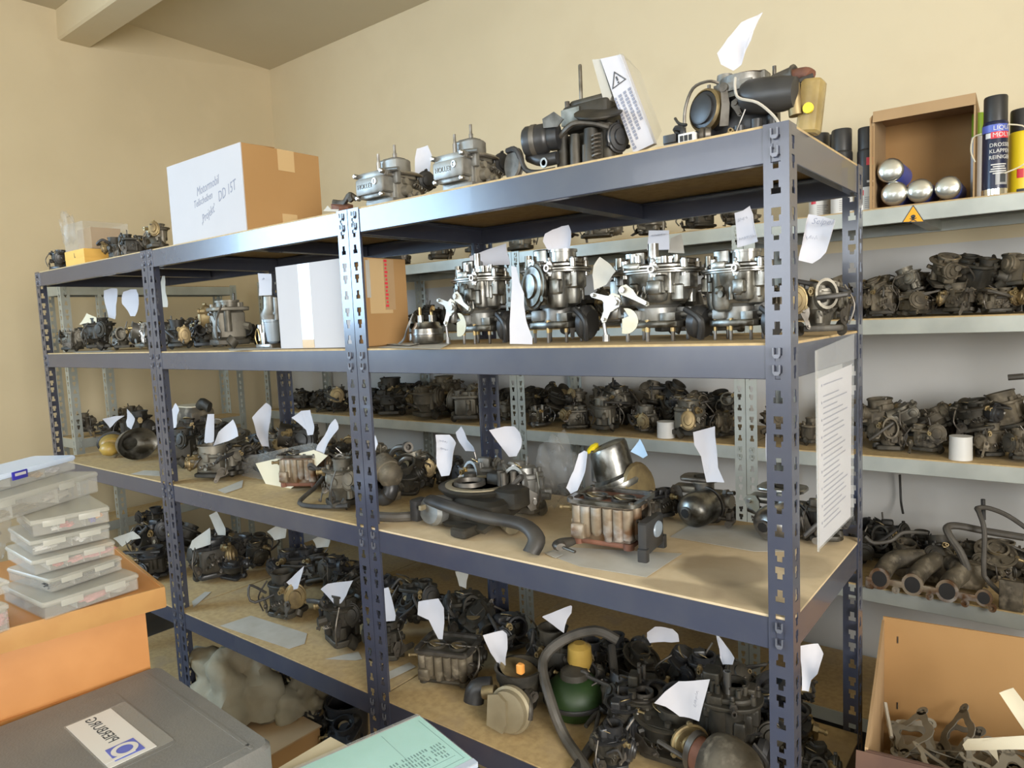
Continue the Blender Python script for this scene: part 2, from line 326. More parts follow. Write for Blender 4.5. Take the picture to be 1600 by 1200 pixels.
def rack(name, label, x0, x1, y0, y1, H, levels, m, board, bh, T=None, special={}, boards=True, brace=True, hook='hookpaint'):
    u = thing(name, label, 'shelving', (x0, y0, 0)); W = x1 - x0; D = y1 - y0
    if T: u.matrix_world = T
    L_, R_ = PM[(m, H, 1)], PM[(m, H, -1)]
    for me, px, py, rz in ((L_, 0, 0, 0), (R_, W, 0, 0), (R_, 0, D, math.pi), (L_, W, D, math.pi)):
        o = link('post', me, u, (px, py, 0)); o.rotation_euler = (0, 0, rz)
    key = (round(W, 3), round(D, 3), m, bh)
    if key not in BM_:
        BM_[key] = (beam_mb(W - .006, bh).mesh('beam', M[m]), beam_mb(D - .01, bh).mesh('side_beam', M[m]), hook_mb().mesh('beam_hook', M[hook]),
                    MB().box((W / 2, D / 2, -.0042), (W - .005, D - .008, .0084)).mesh('shelf_board', M[board]), MB().box((0, D / 2, -.028), (.035, D - .02, .034)).mesh('brace', M[m]))
    fb, sb, hk, bd, br = BM_[key]
    for z in levels:
        zb = z - .004
        link('beam', fb, u, (.003, .002, zb)); o = link('beam', fb, u, (W - .003, D - .002, zb)); o.rotation_euler = (0, 0, math.pi)
        o = link('side_beam', sb, u, (W - .002, .005, zb)); o.rotation_euler = (0, 0, math.pi / 2)
        o = link('side_beam', sb, u, (.002, D - .005, zb)); o.rotation_euler = (0, 0, -math.pi / 2)
        for hx in (.0205, W - .0205):
            for hz in (bh * .22, bh * .72): link('beam_hook', hk, u, (hx, -.0012, zb - hz))
        o = link('shelf_board', bd, u, (0, 0, z))
        if z in special: o.material_slots[0].link = 'OBJECT'; o.material_slots[0].material = M[special[z]]
        if brace: link('brace', br, u, (W * .5, 0, z))
    return u
PM = {}; BM_ = {}
for m_, H_ in (('rack', 1.8), ('galv', 1.81), ('galv', 1.79)):
    for s_ in (1, -1): PM[(m_, H_, s_)] = post_mesh('post', H_, s_, m_)
ZT, ZM, ZH, ZQ, ZB = 1.8, 1.475, 1.0417, .6087, .16
LV = (ZT, ZM, ZH, ZQ, ZB)
rack('shelving_unit', 'dark slate boltless shelving unit at the near right end, fullest with silver carburetors', -.999, 0, 0, .481, 1.8, LV, 'rack', 'board', .0525, special={ZH: 'stain'})
rack('shelving_unit', 'dark slate boltless shelving unit in the middle, carrying the two large cardboard boxes', -1.996, -1.001, 0, .481, 1.8, LV, 'rack', 'board', .0525)
rack('shelving_unit', 'dark slate boltless shelving unit at the far left end by the yellowed wall', -2.946, -1.998, 0, .481, 1.8, LV, 'rack', 'board', .0525)
G1, G2, G3, G4, G5 = 1.81, 1.482, 1.06, .640, .2
GL = (G1, G2, G3, G4, G5)
rack('galvanised_rack', 'galvanised shelving along the back wall at the right, with spray cans on top', -.529, .47, 1.28, 1.73, 1.81, GL, 'galv', 'board', .045, hook='galv')
rack('galvanised_rack', 'galvanised shelving along the back wall, seen between the two middle posts of the dark racks', -1.511, -.531, 1.28, 1.73, 1.81, GL, 'galv', 'board', .045, hook='galv')
rack('galvanised_rack', 'galvanised shelving along the back wall, behind the cardboard box on the middle shelf', -2.511, -1.513, 1.28, 1.73, 1.81, GL, 'galv', 'board', .045, hook='galv')
rack('galvanised_rack', 'galvanised shelving in the far corner by the left wall', -3.39, -2.513, 1.28, 1.73, 1.81, GL, 'galv', 'board', .045, hook='galv')
T_ = Matrix(((0, -1, 0, -3.40), (1, 0, 0, .25), (0, 0, 1, 0), (0, 0, 0, 1)))
er = rack('galvanised_rack', 'shallow galvanised rack standing against the left wall behind the dark end post', 0, .9, 0, .19, 1.79, (1.785, 1.05, .62), 'galv', 'board', .045, T=T_, hook='galv', brace=False)
o = link('post', PM[('galv', 1.79, 1)], er, (.165, 0, 0))
# ------------------------------------------------------------------ kinds: each is a list of parts (name, role, mesh, index of the part it sits on)
STY = {
 'silver': dict(body='alu', cover='alu2', metal='steel', bolt='bolt', lever='gold', brass='brass', dark='black', hose='rubber', cap='alu', void='void', low='zinc2'),
 'grey': dict(body='zinc2', cover='zinc2', metal='steel', bolt='bolt', lever='steel', brass='brass', dark='black', hose='rubber', cap='zinc2', void='void', low='zinc'),
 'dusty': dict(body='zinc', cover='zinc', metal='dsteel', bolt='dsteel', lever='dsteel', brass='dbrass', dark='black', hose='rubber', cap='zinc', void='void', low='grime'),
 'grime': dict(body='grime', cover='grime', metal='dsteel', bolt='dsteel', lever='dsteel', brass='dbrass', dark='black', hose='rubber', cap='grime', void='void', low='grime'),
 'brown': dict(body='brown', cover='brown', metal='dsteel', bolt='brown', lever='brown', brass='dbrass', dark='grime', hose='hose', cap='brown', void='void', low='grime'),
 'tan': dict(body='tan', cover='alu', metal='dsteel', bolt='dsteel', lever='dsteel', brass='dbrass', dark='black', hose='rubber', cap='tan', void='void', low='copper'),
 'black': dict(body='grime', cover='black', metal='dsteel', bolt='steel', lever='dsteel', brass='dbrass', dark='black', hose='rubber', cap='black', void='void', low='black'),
}
class Kind:
    def __init__(s): s.p = []
    def part(s, name, role, parent=None): s.p.append([name, role, MB(), parent]); return s.p[-1][2]
    def bake(s):
        s.meshes = [(n, r, mb.mesh(n, M[STY['dusty'].get(r, r)]), par) for n, r, mb, par in s.p if mb.v]
        s.idx = [i for i, q in enumerate(s.p) if q[2].v]; s.V = np.array([v for q in s.p for v in q[2].v]); return s
def ell(a, b, n=28, p=2.4, cx=0, cy=0):
    return [(cx + a * math.copysign(abs(math.cos(t)) ** (2 / p), math.cos(t)), cy + b * math.copysign(abs(math.sin(t)) ** (2 / p), math.sin(t))) for t in [2 * math.pi * i / n for i in range(n)]]
def horn(mb, o, r, h, d=(0, 0, 1), th=.003, lip=.003, seg=22):
    mb.lathe([(r, 0), (r, h - .004), (r + lip, h - .004), (r + lip, h), (r - th, h), (r - th, .004), (0, .004)], o, d, seg, cap1=False)
def capsule(k, role, o, d, r, L, par=None, name='diaphragm_capsule', lugs=3):
    mb = k.part(name, role, par); mb.lathe([(r * .6, -L), (r * .85, -L * .7), (r, -L * .35), (r * 1.12, -L * .3), (r * 1.12, -L * .12), (r, -L * .08), (r * .96, L * .05), (r * .62, L * .1), (r * .58, L * .28), (r * .40, L * .3), (0.001, L * .34)], o, d, 24)
    u, v, d = frame(d); o = Vector(o)
    for i in range(lugs):
        a = i * 2 * math.pi / lugs + .5; q = o + (u * math.cos(a) + v * math.sin(a)) * r * 1.16 - d * L * .3; mb.cyl(q, q + d * L * .28, r * .15, seg=8)
def nipple(k, role, o, d, r=.006, L=.024):
    d = Vector(d).normalized(); o = Vector(o); mb = k.part('fuel_nipple', role); mb.hexa(o, o + d * L * .45, r * 1.7); mb.lathe([(r, L * .45), (r * .8, L), (r * 1.05, L * 1.05), (r, L * 1.25), (r * .55, L * 1.25), (r * .5, L * .8), (0, L * .8)], o, d, 12, cap1=False)
def lever(k, role, o, d, L=.05, w=.016, a=.6, par=None):
    u, v, d = frame(d); m = basis(o, u * math.cos(a) + v * math.sin(a), d.cross(u * math.cos(a) + v * math.sin(a)), d)
    mb = k.part('throttle_lever', role, par); mb.plate([(-w * .6, -w * .5), (0, -w * .8), (L * .5, -w * .5), (L, -w * .35), (L + w * .3, 0), (L, w * .35), (L * .55, w * .3), (L * .3, w * .9), (0, w * 1.1), (-w * .7, w * .4)], .0022, m)
    b = k.part('lever_bolt', 'bolt', len(k.p) - 1); b.hexa(m @ Vector((0, 0, -.004)), m @ Vector((0, 0, .007)), .0055); k.part('lever_pin', 'bolt', len(k.p) - 2).cyl(m @ Vector((L * .95, 0, -.003)), m @ Vector((L * .95, 0, .008)), .003, seg=8)
def studs(k, pts, z0, z1, r=.0036, brass=True):
    for x, y in pts:
        mb = k.part('stud', 'metal'); mb.lathe([(r * .8, z0), (r, z0 + .003), (r, z1), (r, z1 + .001)], (x, y, 0), seg=8)
        if brass: k.part('stud_collar', 'brass', len(k.p) - 1).cyl((x, y, z0 + (z1 - z0) * .45), (x, y, z1), r * 1.25, seg=8)
def screws(k, pts, z, r=.0042, par=None):
    mb = k.part('cover_screw', 'bolt', par)
    mb.screw((*pts[0], z), r=r)
    for p in pts[1:]: k.part('cover_screw', 'bolt', par).screw((*p, z), r=r)
# --- round silver-bowl downdraft carburettor standing on its studs
def K_bowl(rnd=1, lev=True, cap=False, stand=True, tube=True):
    R = random.Random(rnd); k = Kind(); z = .024 if stand else .004
    if stand: studs(k, [(-.042, -.03), (.0, -.038), (.042, -.03), (-.042, .03), (.042, .03)], 0, z + .014)
    f = k.part('base_flange', 'body'); f.box((0, 0, z + .006), (.115, .085, .012), r=.02, ch=.002); f.box((.035, -.02, z + .018), (.03, .035, .014), r=.005)
    b = k.part('throttle_body', 'low'); b.lathe([(.036, z + .012), (.033, z + .02), (.033, z + .034), (.04, z + .04)], (0, 0, 0), seg=20); b.box((-.03, -.03, z + .022), (.03, .02, .018), r=.004, ch=.002); b.cyl((-.075, -.012, z + .022), (.07, -.012, z + .022), .005, seg=10); b.box((.045, .02, z + .024), (.03, .03, .02), r=.005)
    w = k.part('float_bowl', 'body'); z1 = z + .034; z2 = z + .092
    w.lathe([(.02, z1 + .004), (.046, z1 + .006), (.054, z1 + .02), (.060, z1 + .04), (.062, z2)], (0, 0, 0), seg=28)
    for i in range(4):
        a = -2.75 + i * .85 + R.uniform(-.15, .15); x, y = .046 * math.cos(a), .040 * math.sin(a); zz = z1 + R.uniform(-.006, .016); rr = R.uniform(.020, .028); w.lathe([(rr * .4, zz - .004), (rr * .85, zz), (rr, zz + .01), (rr * 1.04, z2)], (x, y, 0), seg=16)
    for i in range(7):
        a = -3.0 + i * .75 + R.uniform(-.1, .1); x, y = .062 * math.cos(a), .052 * math.sin(a); w.cyl((x, y, z1 + R.uniform(.008, .03)), (x, y, z2), R.uniform(.005, .008), seg=10)
    w.box((.03 + R.uniform(-.05, .01), -.060, z1 + .034), (.026, .02, .024), r=.004, ch=.003); w.box((-.065, .0, z1 + .04), (.03, .05, .03), r=.006, ch=.004); w.box((.06, -.015, z1 + .045), (.03, .035, .028), r=.005, ch=.003); w.cyl((-.01, -.055, z1 + .022), (-.01, -.066, z1 + .022), .006, seg=10)
    for i in range(6):
        a = -3.0 + i * .62 + R.uniform(-.12, .12); x, y = .060 * math.cos(a), .056 * math.sin(a); w.box((x, y, z1 + R.uniform(.02, .05)), (R.uniform(.014, .024), R.uniform(.014, .022), R.uniform(.014, .03)), r=.004, ch=.003)
    c = k.part('bowl_cover', 'cover'); c.prism(ell(.078, .064, 32, 2.3), z2, z2 + .004, ch=.001); c.prism(ell(.082, .068, 32, 2.3), z2 + .0035, z2 + .008, ch=.001); c.prism(ell(.066, .054, 28, 2.5), z2 + .008, z2 + .017, ch=.003)
    ci = len(k.p) - 1; zc = z2 + .017
    for i in range(8):
        a = i * math.pi / 4 + .3; x, y = .070 * math.cos(a), .057 * math.sin(a); c.cyl((x, y, z2 - .006), (x, y, z2 + .018 + (i % 3) * .003), .0075, .0065, seg=10)
    screws(k, [(.070 * math.cos(i * math.pi / 4 + .3), .057 * math.sin(i * math.pi / 4 + .3)) for i in range(8)], z2 + .022, par=ci)
    c.box((-.035, .012, zc + .012), (.04, .05, .026), r=.008, ch=.002); c.box((-.02, -.046, zc - .004), (.035, .022, .014), r=.004, ch=.002); c.cyl((-.06, -.02, zc - .004), (-.06, -.02, zc + .016), .009, .008, 12); c.box((.052, .01, zc + .002), (.024, .04, .012), r=.004, ch=.002)
    h = k.part('air_horn', 'cover'); horn(h, (.016, .006, zc - .004), .030, .026 if not tube else .016)
    if tube:
        t = k.part('vent_tube', 'metal'); t.lathe([(.009, 0), (.009, .036), (.0065, .036), (.0065, .01), (0, .01)], (.004, -.018, zc), seg=12, cap1=False)
        for x, y, hh in ((-.028, -.028, .02), (-.016, -.036, .016), (.03, -.03, .012), (.042, -.012, .014)): c.lathe([(.0065, 0), (.006, hh), (.004, hh), (.003, hh * .6), (0, hh * .6)], (x, y, zc), seg=10, cap1=False)
    nipple(k, 'bolt', (.022, -.052, z2 + .006), (.25, -1, 0), .0062, .022)
    if lev:
        lever(k, 'lever', (-.040, -.078, z + .052), (0.15, -1, 0.1), .040, .015, 1.1); lever(k, 'bolt', (-.034, -.083, z + .046), (.1, -1, .1), .045, .012, -.35); lever(k, 'lever', (-.018, -.086, z + .066), (.1, -1, .1), .05, .010, 2.6)
        g = k.part('cam_disc', 'lever'); g.plate([(.022 * math.cos(t * .3 - 1.9), .022 * math.sin(t * .3 - 1.9)) for t in range(13)] + [(.006, .008), (-.006, .004)], .0025, basis(Vector((-.020, -.076, z + .014)), (1, .1, 0), (0, 0, 1)))
        r_ = k.part('link_rod', 'metal'); r_.tube([(-.060, -.078, z + .030), (-.059, -.080, z + .010), (-.056, -.080, z - .012)], .0032, 6); r_.hexa((-.056, -.080, z - .020), (-.056, -.080, z - .008), .006); r_.box((-.05, -.068, z + .035), (.03, .014, .035), r=.004, ch=.002)
        k.part('lever_spring', 'metal').spring((-.03, -.066, z + .07), (.012, -.062, z + .052), .006, .0012)
    if cap: capsule(k, 'cap', (-.012, -.078, z + .070), (-.25, -1, .12), .034, .03)
    d = k.part('pump_housing', 'dark'); d.lathe([(.012, 0), (.028, .006), (.030, .02), (.024, .03)], (.062, .0, z + .01), (1, -.15, -.15), 18); d.tube([(.06, -.02, z + .03), (.09, -.03, z + .01), (.085, -.02, z - .02)], .006, 8)
    return k.bake()
# --- rectangular bowl four-barrel type with embossed bowl front
def K_block(rnd=1):
    k = Kind(); R = random.Random(rnd)
    b = k.part('base_flange', 'body'); b.box((.01, .05, .006), (.10, .12, .012), r=.006, ch=.001)
    m = k.part('main_body', 'low'); m.box((.01, .055, .038), (.088, .085, .054), r=.006, ch=.002); m.box((.01, .05, .02), (.075, .1, .03), r=.01)
    for y in (.035, .075): m.cyl((.05, y, .03), (.072, y, .03), .012, seg=12); m.cyl((.05, y, .052), (.066, y, .052), .007, seg=10)
    f = k.part('fuel_bowl', 'cover'); f.box((0, -.012, .043), (.100, .036, .036), r=.005, ch=.003); f.box((0, -.008, .068), (.098, .03, .014), r=.004, ch=.002); f.box((0, -.010, .021), (.082, .026, .010), r=.003, ch=.002); fi = len(k.p) - 1
    mt = k.part('metering_block', 'body'); mt.box((0, .010, .042), (.102, .012, .062), r=.003, ch=.001)
    s = k.part('sight_plug', 'bolt', fi); s.lathe([(.0075, 0), (.0075, .003), (.0045, .003), (.004, .001), (0, .001)], (.022, -.030, .050), (0, -1, 0), 12, cap1=False)
    for x, z in ((-.047, .070), (.047, .070), (-.043, .019), (.043, .019)): k.part('bowl_screw', 'bolt', fi).screw((x, -.029, z), (0, -1, 0), .006, .006)
    a = k.part('air_horn', 'cover'); a.box((-.002, .060, .090), (.072, .058, .044), r=.014, ch=.004); a.prism(ell(.056, .042, 24, 3, 0, .06), .066, .074, ch=.002); ai = len(k.p) - 1
    k.part('horn_bore', 'void', ai).box((-.002, .060, .1135), (.056, .042, .002), r=.012)
    k.part('choke_plate', 'metal', ai).box((-.002, .060, .114), (.05, .03, .0015), r=.006)
    for x, y, h in ((-.018, .022, .125), (.012, .05, .145)): k.part('cover_stud', 'metal').lathe([(.0055, .07), (.0055, h - .02), (.0035, h - .02), (.0035, h)], (x, y, 0), seg=8)
    t = k.part('transfer_tube', 'metal'); t.cyl((.046, -.012, .066), (.056, .07, .062), .005, seg=10); t.tube([(.03, .02, .075), (.058, .03, .072), (.066, .07, .07), (.07, .10, .06)], .0045, 8)
    br = k.part('bracket', 'body'); br.box((.052, .012, .060), (.022, .016, .03), r=.004, ch=.002); br.cyl((.03, .0, .078), (.075, .0, .074), .005, seg=10)
    lever(k, 'lever', (.070, .045, .024), (1, -.1, 0), .035, .014, 2.2); lever(k, 'lever', (.073, .06, .022), (1, 0, 0), .03, .014, .2)
    k.part('return_spring', 'metal').spring((.074, .05, .045), (.078, .09, .03), .005, .001)
    capsule(k, 'dark', (.074, .095, .058), (1, -.4, 0), .022, .026)
    return k.bake()
# --- open rectangular-top twin-choke block
def K_square(rnd=1, black=False):
    k = Kind(); R = random.Random(rnd)
    fl = k.part('base_flange', 'low'); fl.box((0, 0, .008), (.115, .09, .012), r=.012, ch=.002)
    for x, y in ((-.05, -.04), (.05, -.04), (-.05, .04), (.05, .04)): fl.cyl((x, y, 0), (x, y, .016), .010, seg=10)
    b = k.part('bowl_body', 'body'); b.box((0, 0, .058), (.112, .09, .092), r=.008, ch=.004)
    for x in (-.048, -.030, -.008, .014, .034, .050): b.lathe([(.007, .016 + R.uniform(0, .02)), (.0105, .022 + R.uniform(0, .02)), (.0105, .10)], (x, -.045 + R.uniform(-.003, .003), 0), seg=12)
    for y in (-.02, .01, .034): b.cyl((.056, y, .03), (.056, y, .1), .011, seg=12)
    b.box((-.04, -.055, .04), (.028, .02, .038), r=.004, ch=.003); b.cyl((-.055, -.02, .05), (-.068, -.02, .05), .012, seg=12)
    c = k.part('top_frame', 'cover'); zt = .106
    o, i_ = [(x, y) for x, y in ell(.070, .056, 24, 8)], [(x, y) for x, y in ell(.060, .046, 24, 8)]
    n = len(o); c.raw([(x, y, zt) for x, y in o] + [(x, y, zt + .010) for x, y in o] + [(x, y, zt + .010) for x, y in i_] + [(x, y, zt) for x, y in i_], [(k0 * n + q, k0 * n + (q + 1) % n, ((k0 + 1) % 4) * n + (q + 1) % n, ((k0 + 1) % 4) * n + q) for k0 in range(4) for q in range(n)]); ci = len(k.p) - 1
    k.part('barrel_deck', 'low', ci).box((0, 0, zt - .002), (.116, .088, .006), r=.01)
    for x in (-.028, .028):
        horn(k.part('barrel', 'cover', ci), (x, -.006, zt), .023, .010, lip=0)
        k.part('choke_plate', 'brass', ci).lathe([(.019, 0), (.019, .0015)], (x, -.006, zt + .006), (.3, .2, .9), 16)
    k.part('choke_shaft', 'metal', ci).cyl((-.07, -.006, zt + .008), (.074, -.006, zt + .008), .0032, seg=8)
    screws(k, [(-.06, -.047), (.06, -.047), (.06, .047), (-.06, .047)], zt + .0115, .005, ci)
    lever(k, 'lever', (.066, -.02, .03), (1, -.2, 0), .05, .018, 1.9); lever(k, 'lever', (.070, .0, .045), (1, -.2, 0), .04, .015, -.7)
    k.part('link_rod', 'metal').tube([(.072, -.03, .028), (.084, -.03, .06), (.080, -.01, .10), (.07, 0, .116)], .0026, 6)
    k.part('lever_spring', 'metal').spring((.066, -.035, .03), (.07, .02, .03), .007, .0012)
    nipple(k, 'brass', (-.058, -.03, .088), (-1, -.35, 0), .006, .024)
    capsule(k, 'dark' if black else 'cap', (.078, .02, .07), (1, .2, 0), .026, .03)
    if black:
        q = k.part('mounting_bracket', 'black'); q.box((.088, -.03, .045), (.018, .085, .075), r=.006, ch=.004); q.box((.09, -.072, .008), (.018, .016, .03), r=.004); q.box((.09, .014, .008), (.018, .016, .03), r=.004)
        k.part('bracket_lens', 'bluebowl', len(k.p) - 1).lathe([(.02, 0), (.018, .003), (.001, .004)], (.0965, -.02, .052), (1, 0, 0), 18)
        g = k.part('drain_foot', 'dsteel'); g.tube([(-.05, -.06, .012), (-.065, -.085, .010), (-.055, -.10, .011)], lambda t: .009 + .005 * math.sin(t * 3.1), 10); g.cyl((-.055, -.095, .01), (-.025, -.104, .007), .0035, seg=8)
    return k.bake()
# --- side-draught type: a polished chamber lying down, with a flanged body behind it
def K_drum(rnd=1):
    k = Kind(); d = Vector((-.35, -1, -.05)).normalized(); o = Vector((0, -.01, .046))
    b = k.part('dashpot_chamber', 'cap'); b.lathe([(.030, -.045), (.046, -.040), (.046, .0), (.044, .016), (.038, .028), (.028, .036), (.017, .040), (.0165, .045), (.010, .046)], o, d, 32)
    k.part('damper_hole', 'void', 0).lathe([(.0125, .0455), (.0118, .0475), (.0, .0478)], o, d, 8)
    r = k.part('chamber_rim', 'metal'); r.lathe([(.05, -.05), (.05, -.044), (.046, -.044), (.046, -.05)], o, d, 32)
    y = k.part('body', 'body'); y.box((.01, .06, .045), (.09, .05, .07), r=.014, ch=.006); y.cyl((.03, .05, .06), (.075, .04, .06), .018, seg=16); y.cyl((-.03, .05, .04), (-.08, .06, .052), .013, seg=14); y.box((-.045, .05, .085), (.06, .04, .018), r=.006, ch=.003); y.lathe([(.022, 0), (.022, .03), (.03, .03), (.03, .036)], (-.005, .055, .075), seg=18)
    f = k.part('intake_flange', 'cover'); f.box((-.008, .055, .115), (.10, .07, .010), r=.02, ch=.002); f.cyl((0, .055, .08), (0, .055, .12), .026, seg=18)
    k.part('intake_bore', 'void', len(k.p) - 1).lathe([(.022, .1205), (0, .121)], (0, .055, 0), seg=18)
    v = k.part('linkage', 'metal'); v.box((.075, .02, .03), (.014, .03, .022), r=.004, ch=.002); v.cyl((.045, .02, .02), (.085, .015, .022), .006, seg=10); v.cyl((.078, -.01, .014), (.078, .03, .014), .009, seg=12)
    lever(k, 'lever', (-.07, .03, .08), (-.3, -1, 0), .05, .02, 2.4); nipple(k, 'bolt', (.06, .03, .085), (1, -.4, .2))
    bt = k.part('linkage_base', 'low'); bt.box((.0, .06, .008), (.08, .05, .016), r=.01)
    return k.bake()
# --- lidless domed petrol pump
def K_pump(rnd=1):
    k = Kind()
    b = k.part('lower_housing', 'body'); b.lathe([(.022, 0), (.048, .004), (.052, .010), (.052, .022), (.050, .024)], seg=10)
    c = k.part('upper_housing', 'cover'); c.lathe([(.052, .026), (.052, .036), (.044, .042), (.040, .050), (.012, .052)], seg=10); c.box((-.05, -.02, .018), (.02, .02, .016), r=.004)
    for x, y in ((-.018, -.012), (.018, .004)): c.cyl((x, y, .05), (x, y, .066), .011, seg=12); k.part('pipe_stub', 'brass').tube([(x, y, .06), (x, y, .076), (x + .014, y - .008, .082), (x + .026, y - .016, .08)] if x > 0 else [(x, y, .06), (x, y, .084)], .005, 8)
    k.part('pump_arm', 'metal').tube([(-.03, -.03, .07), (-.045, -.045, .04), (-.06, -.05, .015), (-.08, -.055, .004)], .0035, 6)
    k.part('clamp_ring', 'metal').lathe([(.0535, .023), (.0535, .027), (.05, .027)], seg=20)
    return k.bake()
# --- many-armed odd one for the heaps; the seed decides what it carries
def K_mix(seed):
    R = random.Random(seed); k = Kind(); st = seed % 4
    W = R.uniform(.10, .135); D = R.uniform(.075, .10); z = .012
    f = k.part('base_flange', 'low'); f.box((0, 0, .006), (W * .85, D, .012), r=.014, ch=.002)
    for s in (-1, 1): f.cyl((s * W * .42, R.uniform(-.02, .02), 0), (s * W * .42, 0, .012), .014, seg=12)
    b = k.part('body', 'body'); hb = R.uniform(.045, .065)
    if st in (0, 2): b.box((0, 0, z + hb / 2), (W * .72, D * .85, hb), r=.012, ch=.005)
    else: b.lathe([(.026, z), (.034, z + hb * .35), (.046, z + hb * .5), (.048, z + hb)], (0, 0, 0), seg=18)
    for i in range(9):
        a = R.uniform(0, 6.28); rr = R.uniform(.032, .05); x, y = rr * math.cos(a), rr * .8 * math.sin(a)
        if R.random() < .6: b.cyl((x, y, z + R.uniform(0, .02)), (x, y, z + hb + R.uniform(-.01, .006)), R.uniform(.007, .014), seg=10)
        else: b.box((x, y, z + R.uniform(.012, hb)), (R.uniform(.015, .03), R.uniform(.015, .03), R.uniform(.01, .03)), r=.003, ch=.002)
    for i in range(5):
        a = R.uniform(0, 6.28); zz = z + R.uniform(.008, hb); p = Vector((.03 * math.cos(a), .028 * math.sin(a), zz)); q = p + Vector((math.cos(a), math.sin(a), R.uniform(-.3, .4))) * R.uniform(.02, .045); b.cyl(p, q, R.uniform(.004, .010), seg=8)
    c = k.part('bowl_cover', 'cover'); zc = z + hb
    c.prism(ell(W * R.uniform(.42, .52), D * R.uniform(.46, .58), 24, R.choice((2.2, 3, 5))), zc, zc + .008, ch=.0015); ci = len(k.p) - 1
    for i in range(6): a = i * 1.05 + seed; c.cyl((W * .4 * math.cos(a), D * .44 * math.sin(a), zc), (W * .4 * math.cos(a), D * .44 * math.sin(a), zc + R.uniform(.010, .02)), .006, seg=8)
    c.box((R.uniform(-.03, .03), R.uniform(-.01, .03), zc + .012), (.04, .03, R.uniform(.012, .03)), r=.006, ch=.003)
    h = k.part('air_horn', 'cover')
    if st == 0: horn(h, (-.01, 0, zc + .004), .036, R.uniform(.018, .034))
    elif st == 1: horn(h, (.012, .004, zc + .006), .030, R.uniform(.016, .03)); c.lathe([(.06, 0), (.062, .004), (.055, .005), (.05, .001)], (.0, .0, zc + .006), seg=24)
    elif st == 2:
        for x in (-.028, .028): horn(h, (x, 0, zc + .006), .022, R.uniform(.012, .02))
    else: horn(h, (0, -.03, zc - .012), .028, .036, (R.uniform(-.5, .5), -1, .25)); c.cyl((0, .0, zc), (0, .0, zc + .018), .034, .028, seg=16)
    k.part('choke_plate', 'brass', len(k.p) - 1).lathe([(.02, 0), (.02, .0015)], (-.01 if st != 2 else -.028, 0, zc + .016), (.35, .25, .9), 14)
    sd = R.choice((-1, 1)); capsule(k, R.choice(('cap', 'dark', 'cap', 'brass')), (sd * W * .55, -D * R.uniform(.2, .6), z + R.uniform(.025, .055)), (sd * R.uniform(.3, 1), -R.uniform(.4, 1), R.uniform(-.2, .3)), R.uniform(.022, .031), R.uniform(.022, .036))
    if R.random() < .5: capsule(k, 'body', (-sd * W * .5, D * .1, z + .05), (-sd, -.5, R.uniform(0, .5)), R.uniform(.018, .026), .03, name='choke_housing')
    lever(k, 'lever', (-sd * W * .42, -D * .45, z + .012), (-sd * .6, -1, 0), R.uniform(.03, .055), R.uniform(.012, .02), R.uniform(0, 6)); lever(k, 'lever', (sd * W * .4, -D * .5, z + .03), (0, -1, .2), R.uniform(.03, .05), .014, R.uniform(0, 6))
    k.part('link_rod', 'metal').tube([(-sd * W * .5, -D * .5, z), (-sd * W * .6, -D * .55, z + hb * .6), (-sd * W * .45, -D * .3, zc + .012)], .0026, 6)
    nipple(k, 'brass', (sd * .03, -D * .45, zc + .002), (sd * .4, -1, 0))
    p0 = Vector((R.uniform(-.05, .05), -D * .5, z + R.uniform(.02, .06)))
    if R.random() < .75: k.part('vacuum_hose', 'hose').tube([p0, p0 + Vector((R.uniform(-.04, .04), -.03, R.uniform(0, .03))), p0 + Vector((R.uniform(-.07, .07), -.03, R.uniform(-.03, .03))), (p0.x * .3 + R.uniform(-.08, .08), D * .3, zc + R.uniform(0, .03))], R.uniform(.0035, .0065), 7)
    if R.random() < .6: k.part('stud', 'metal').cyl((R.uniform(-.03, .03), .02, zc), (R.uniform(-.03, .03), .02, zc + R.uniform(.025, .05)), .003, seg=8)
    k.part('lever_spring', 'metal').spring((-.02, -D * .55, z + .02), (.03, -D * .5, z + .035), .006, .0012, 5)
    return k.bake()
KC = {}
def kind(name, *a):
    q = (name, *a)
    if q not in KC: KC[q] = globals()['K_' + name](*a)
    return KC[q]
def realise(k, name, label, cat, sty, T, group=None, over={}):
    r = thing(name, label, cat, group=group); r.matrix_world = T; obs = {}
    for (n, role, me, par), i in zip(k.meshes, k.idx):
        o = link(n, me, obs.get(par, r)); obs[i] = o
        mn = over.get(n) or STY[sty].get(role, role)
        o.material_slots[0].link = 'OBJECT'; o.material_slots[0].material = M[mn]
    return r
PLACED = []
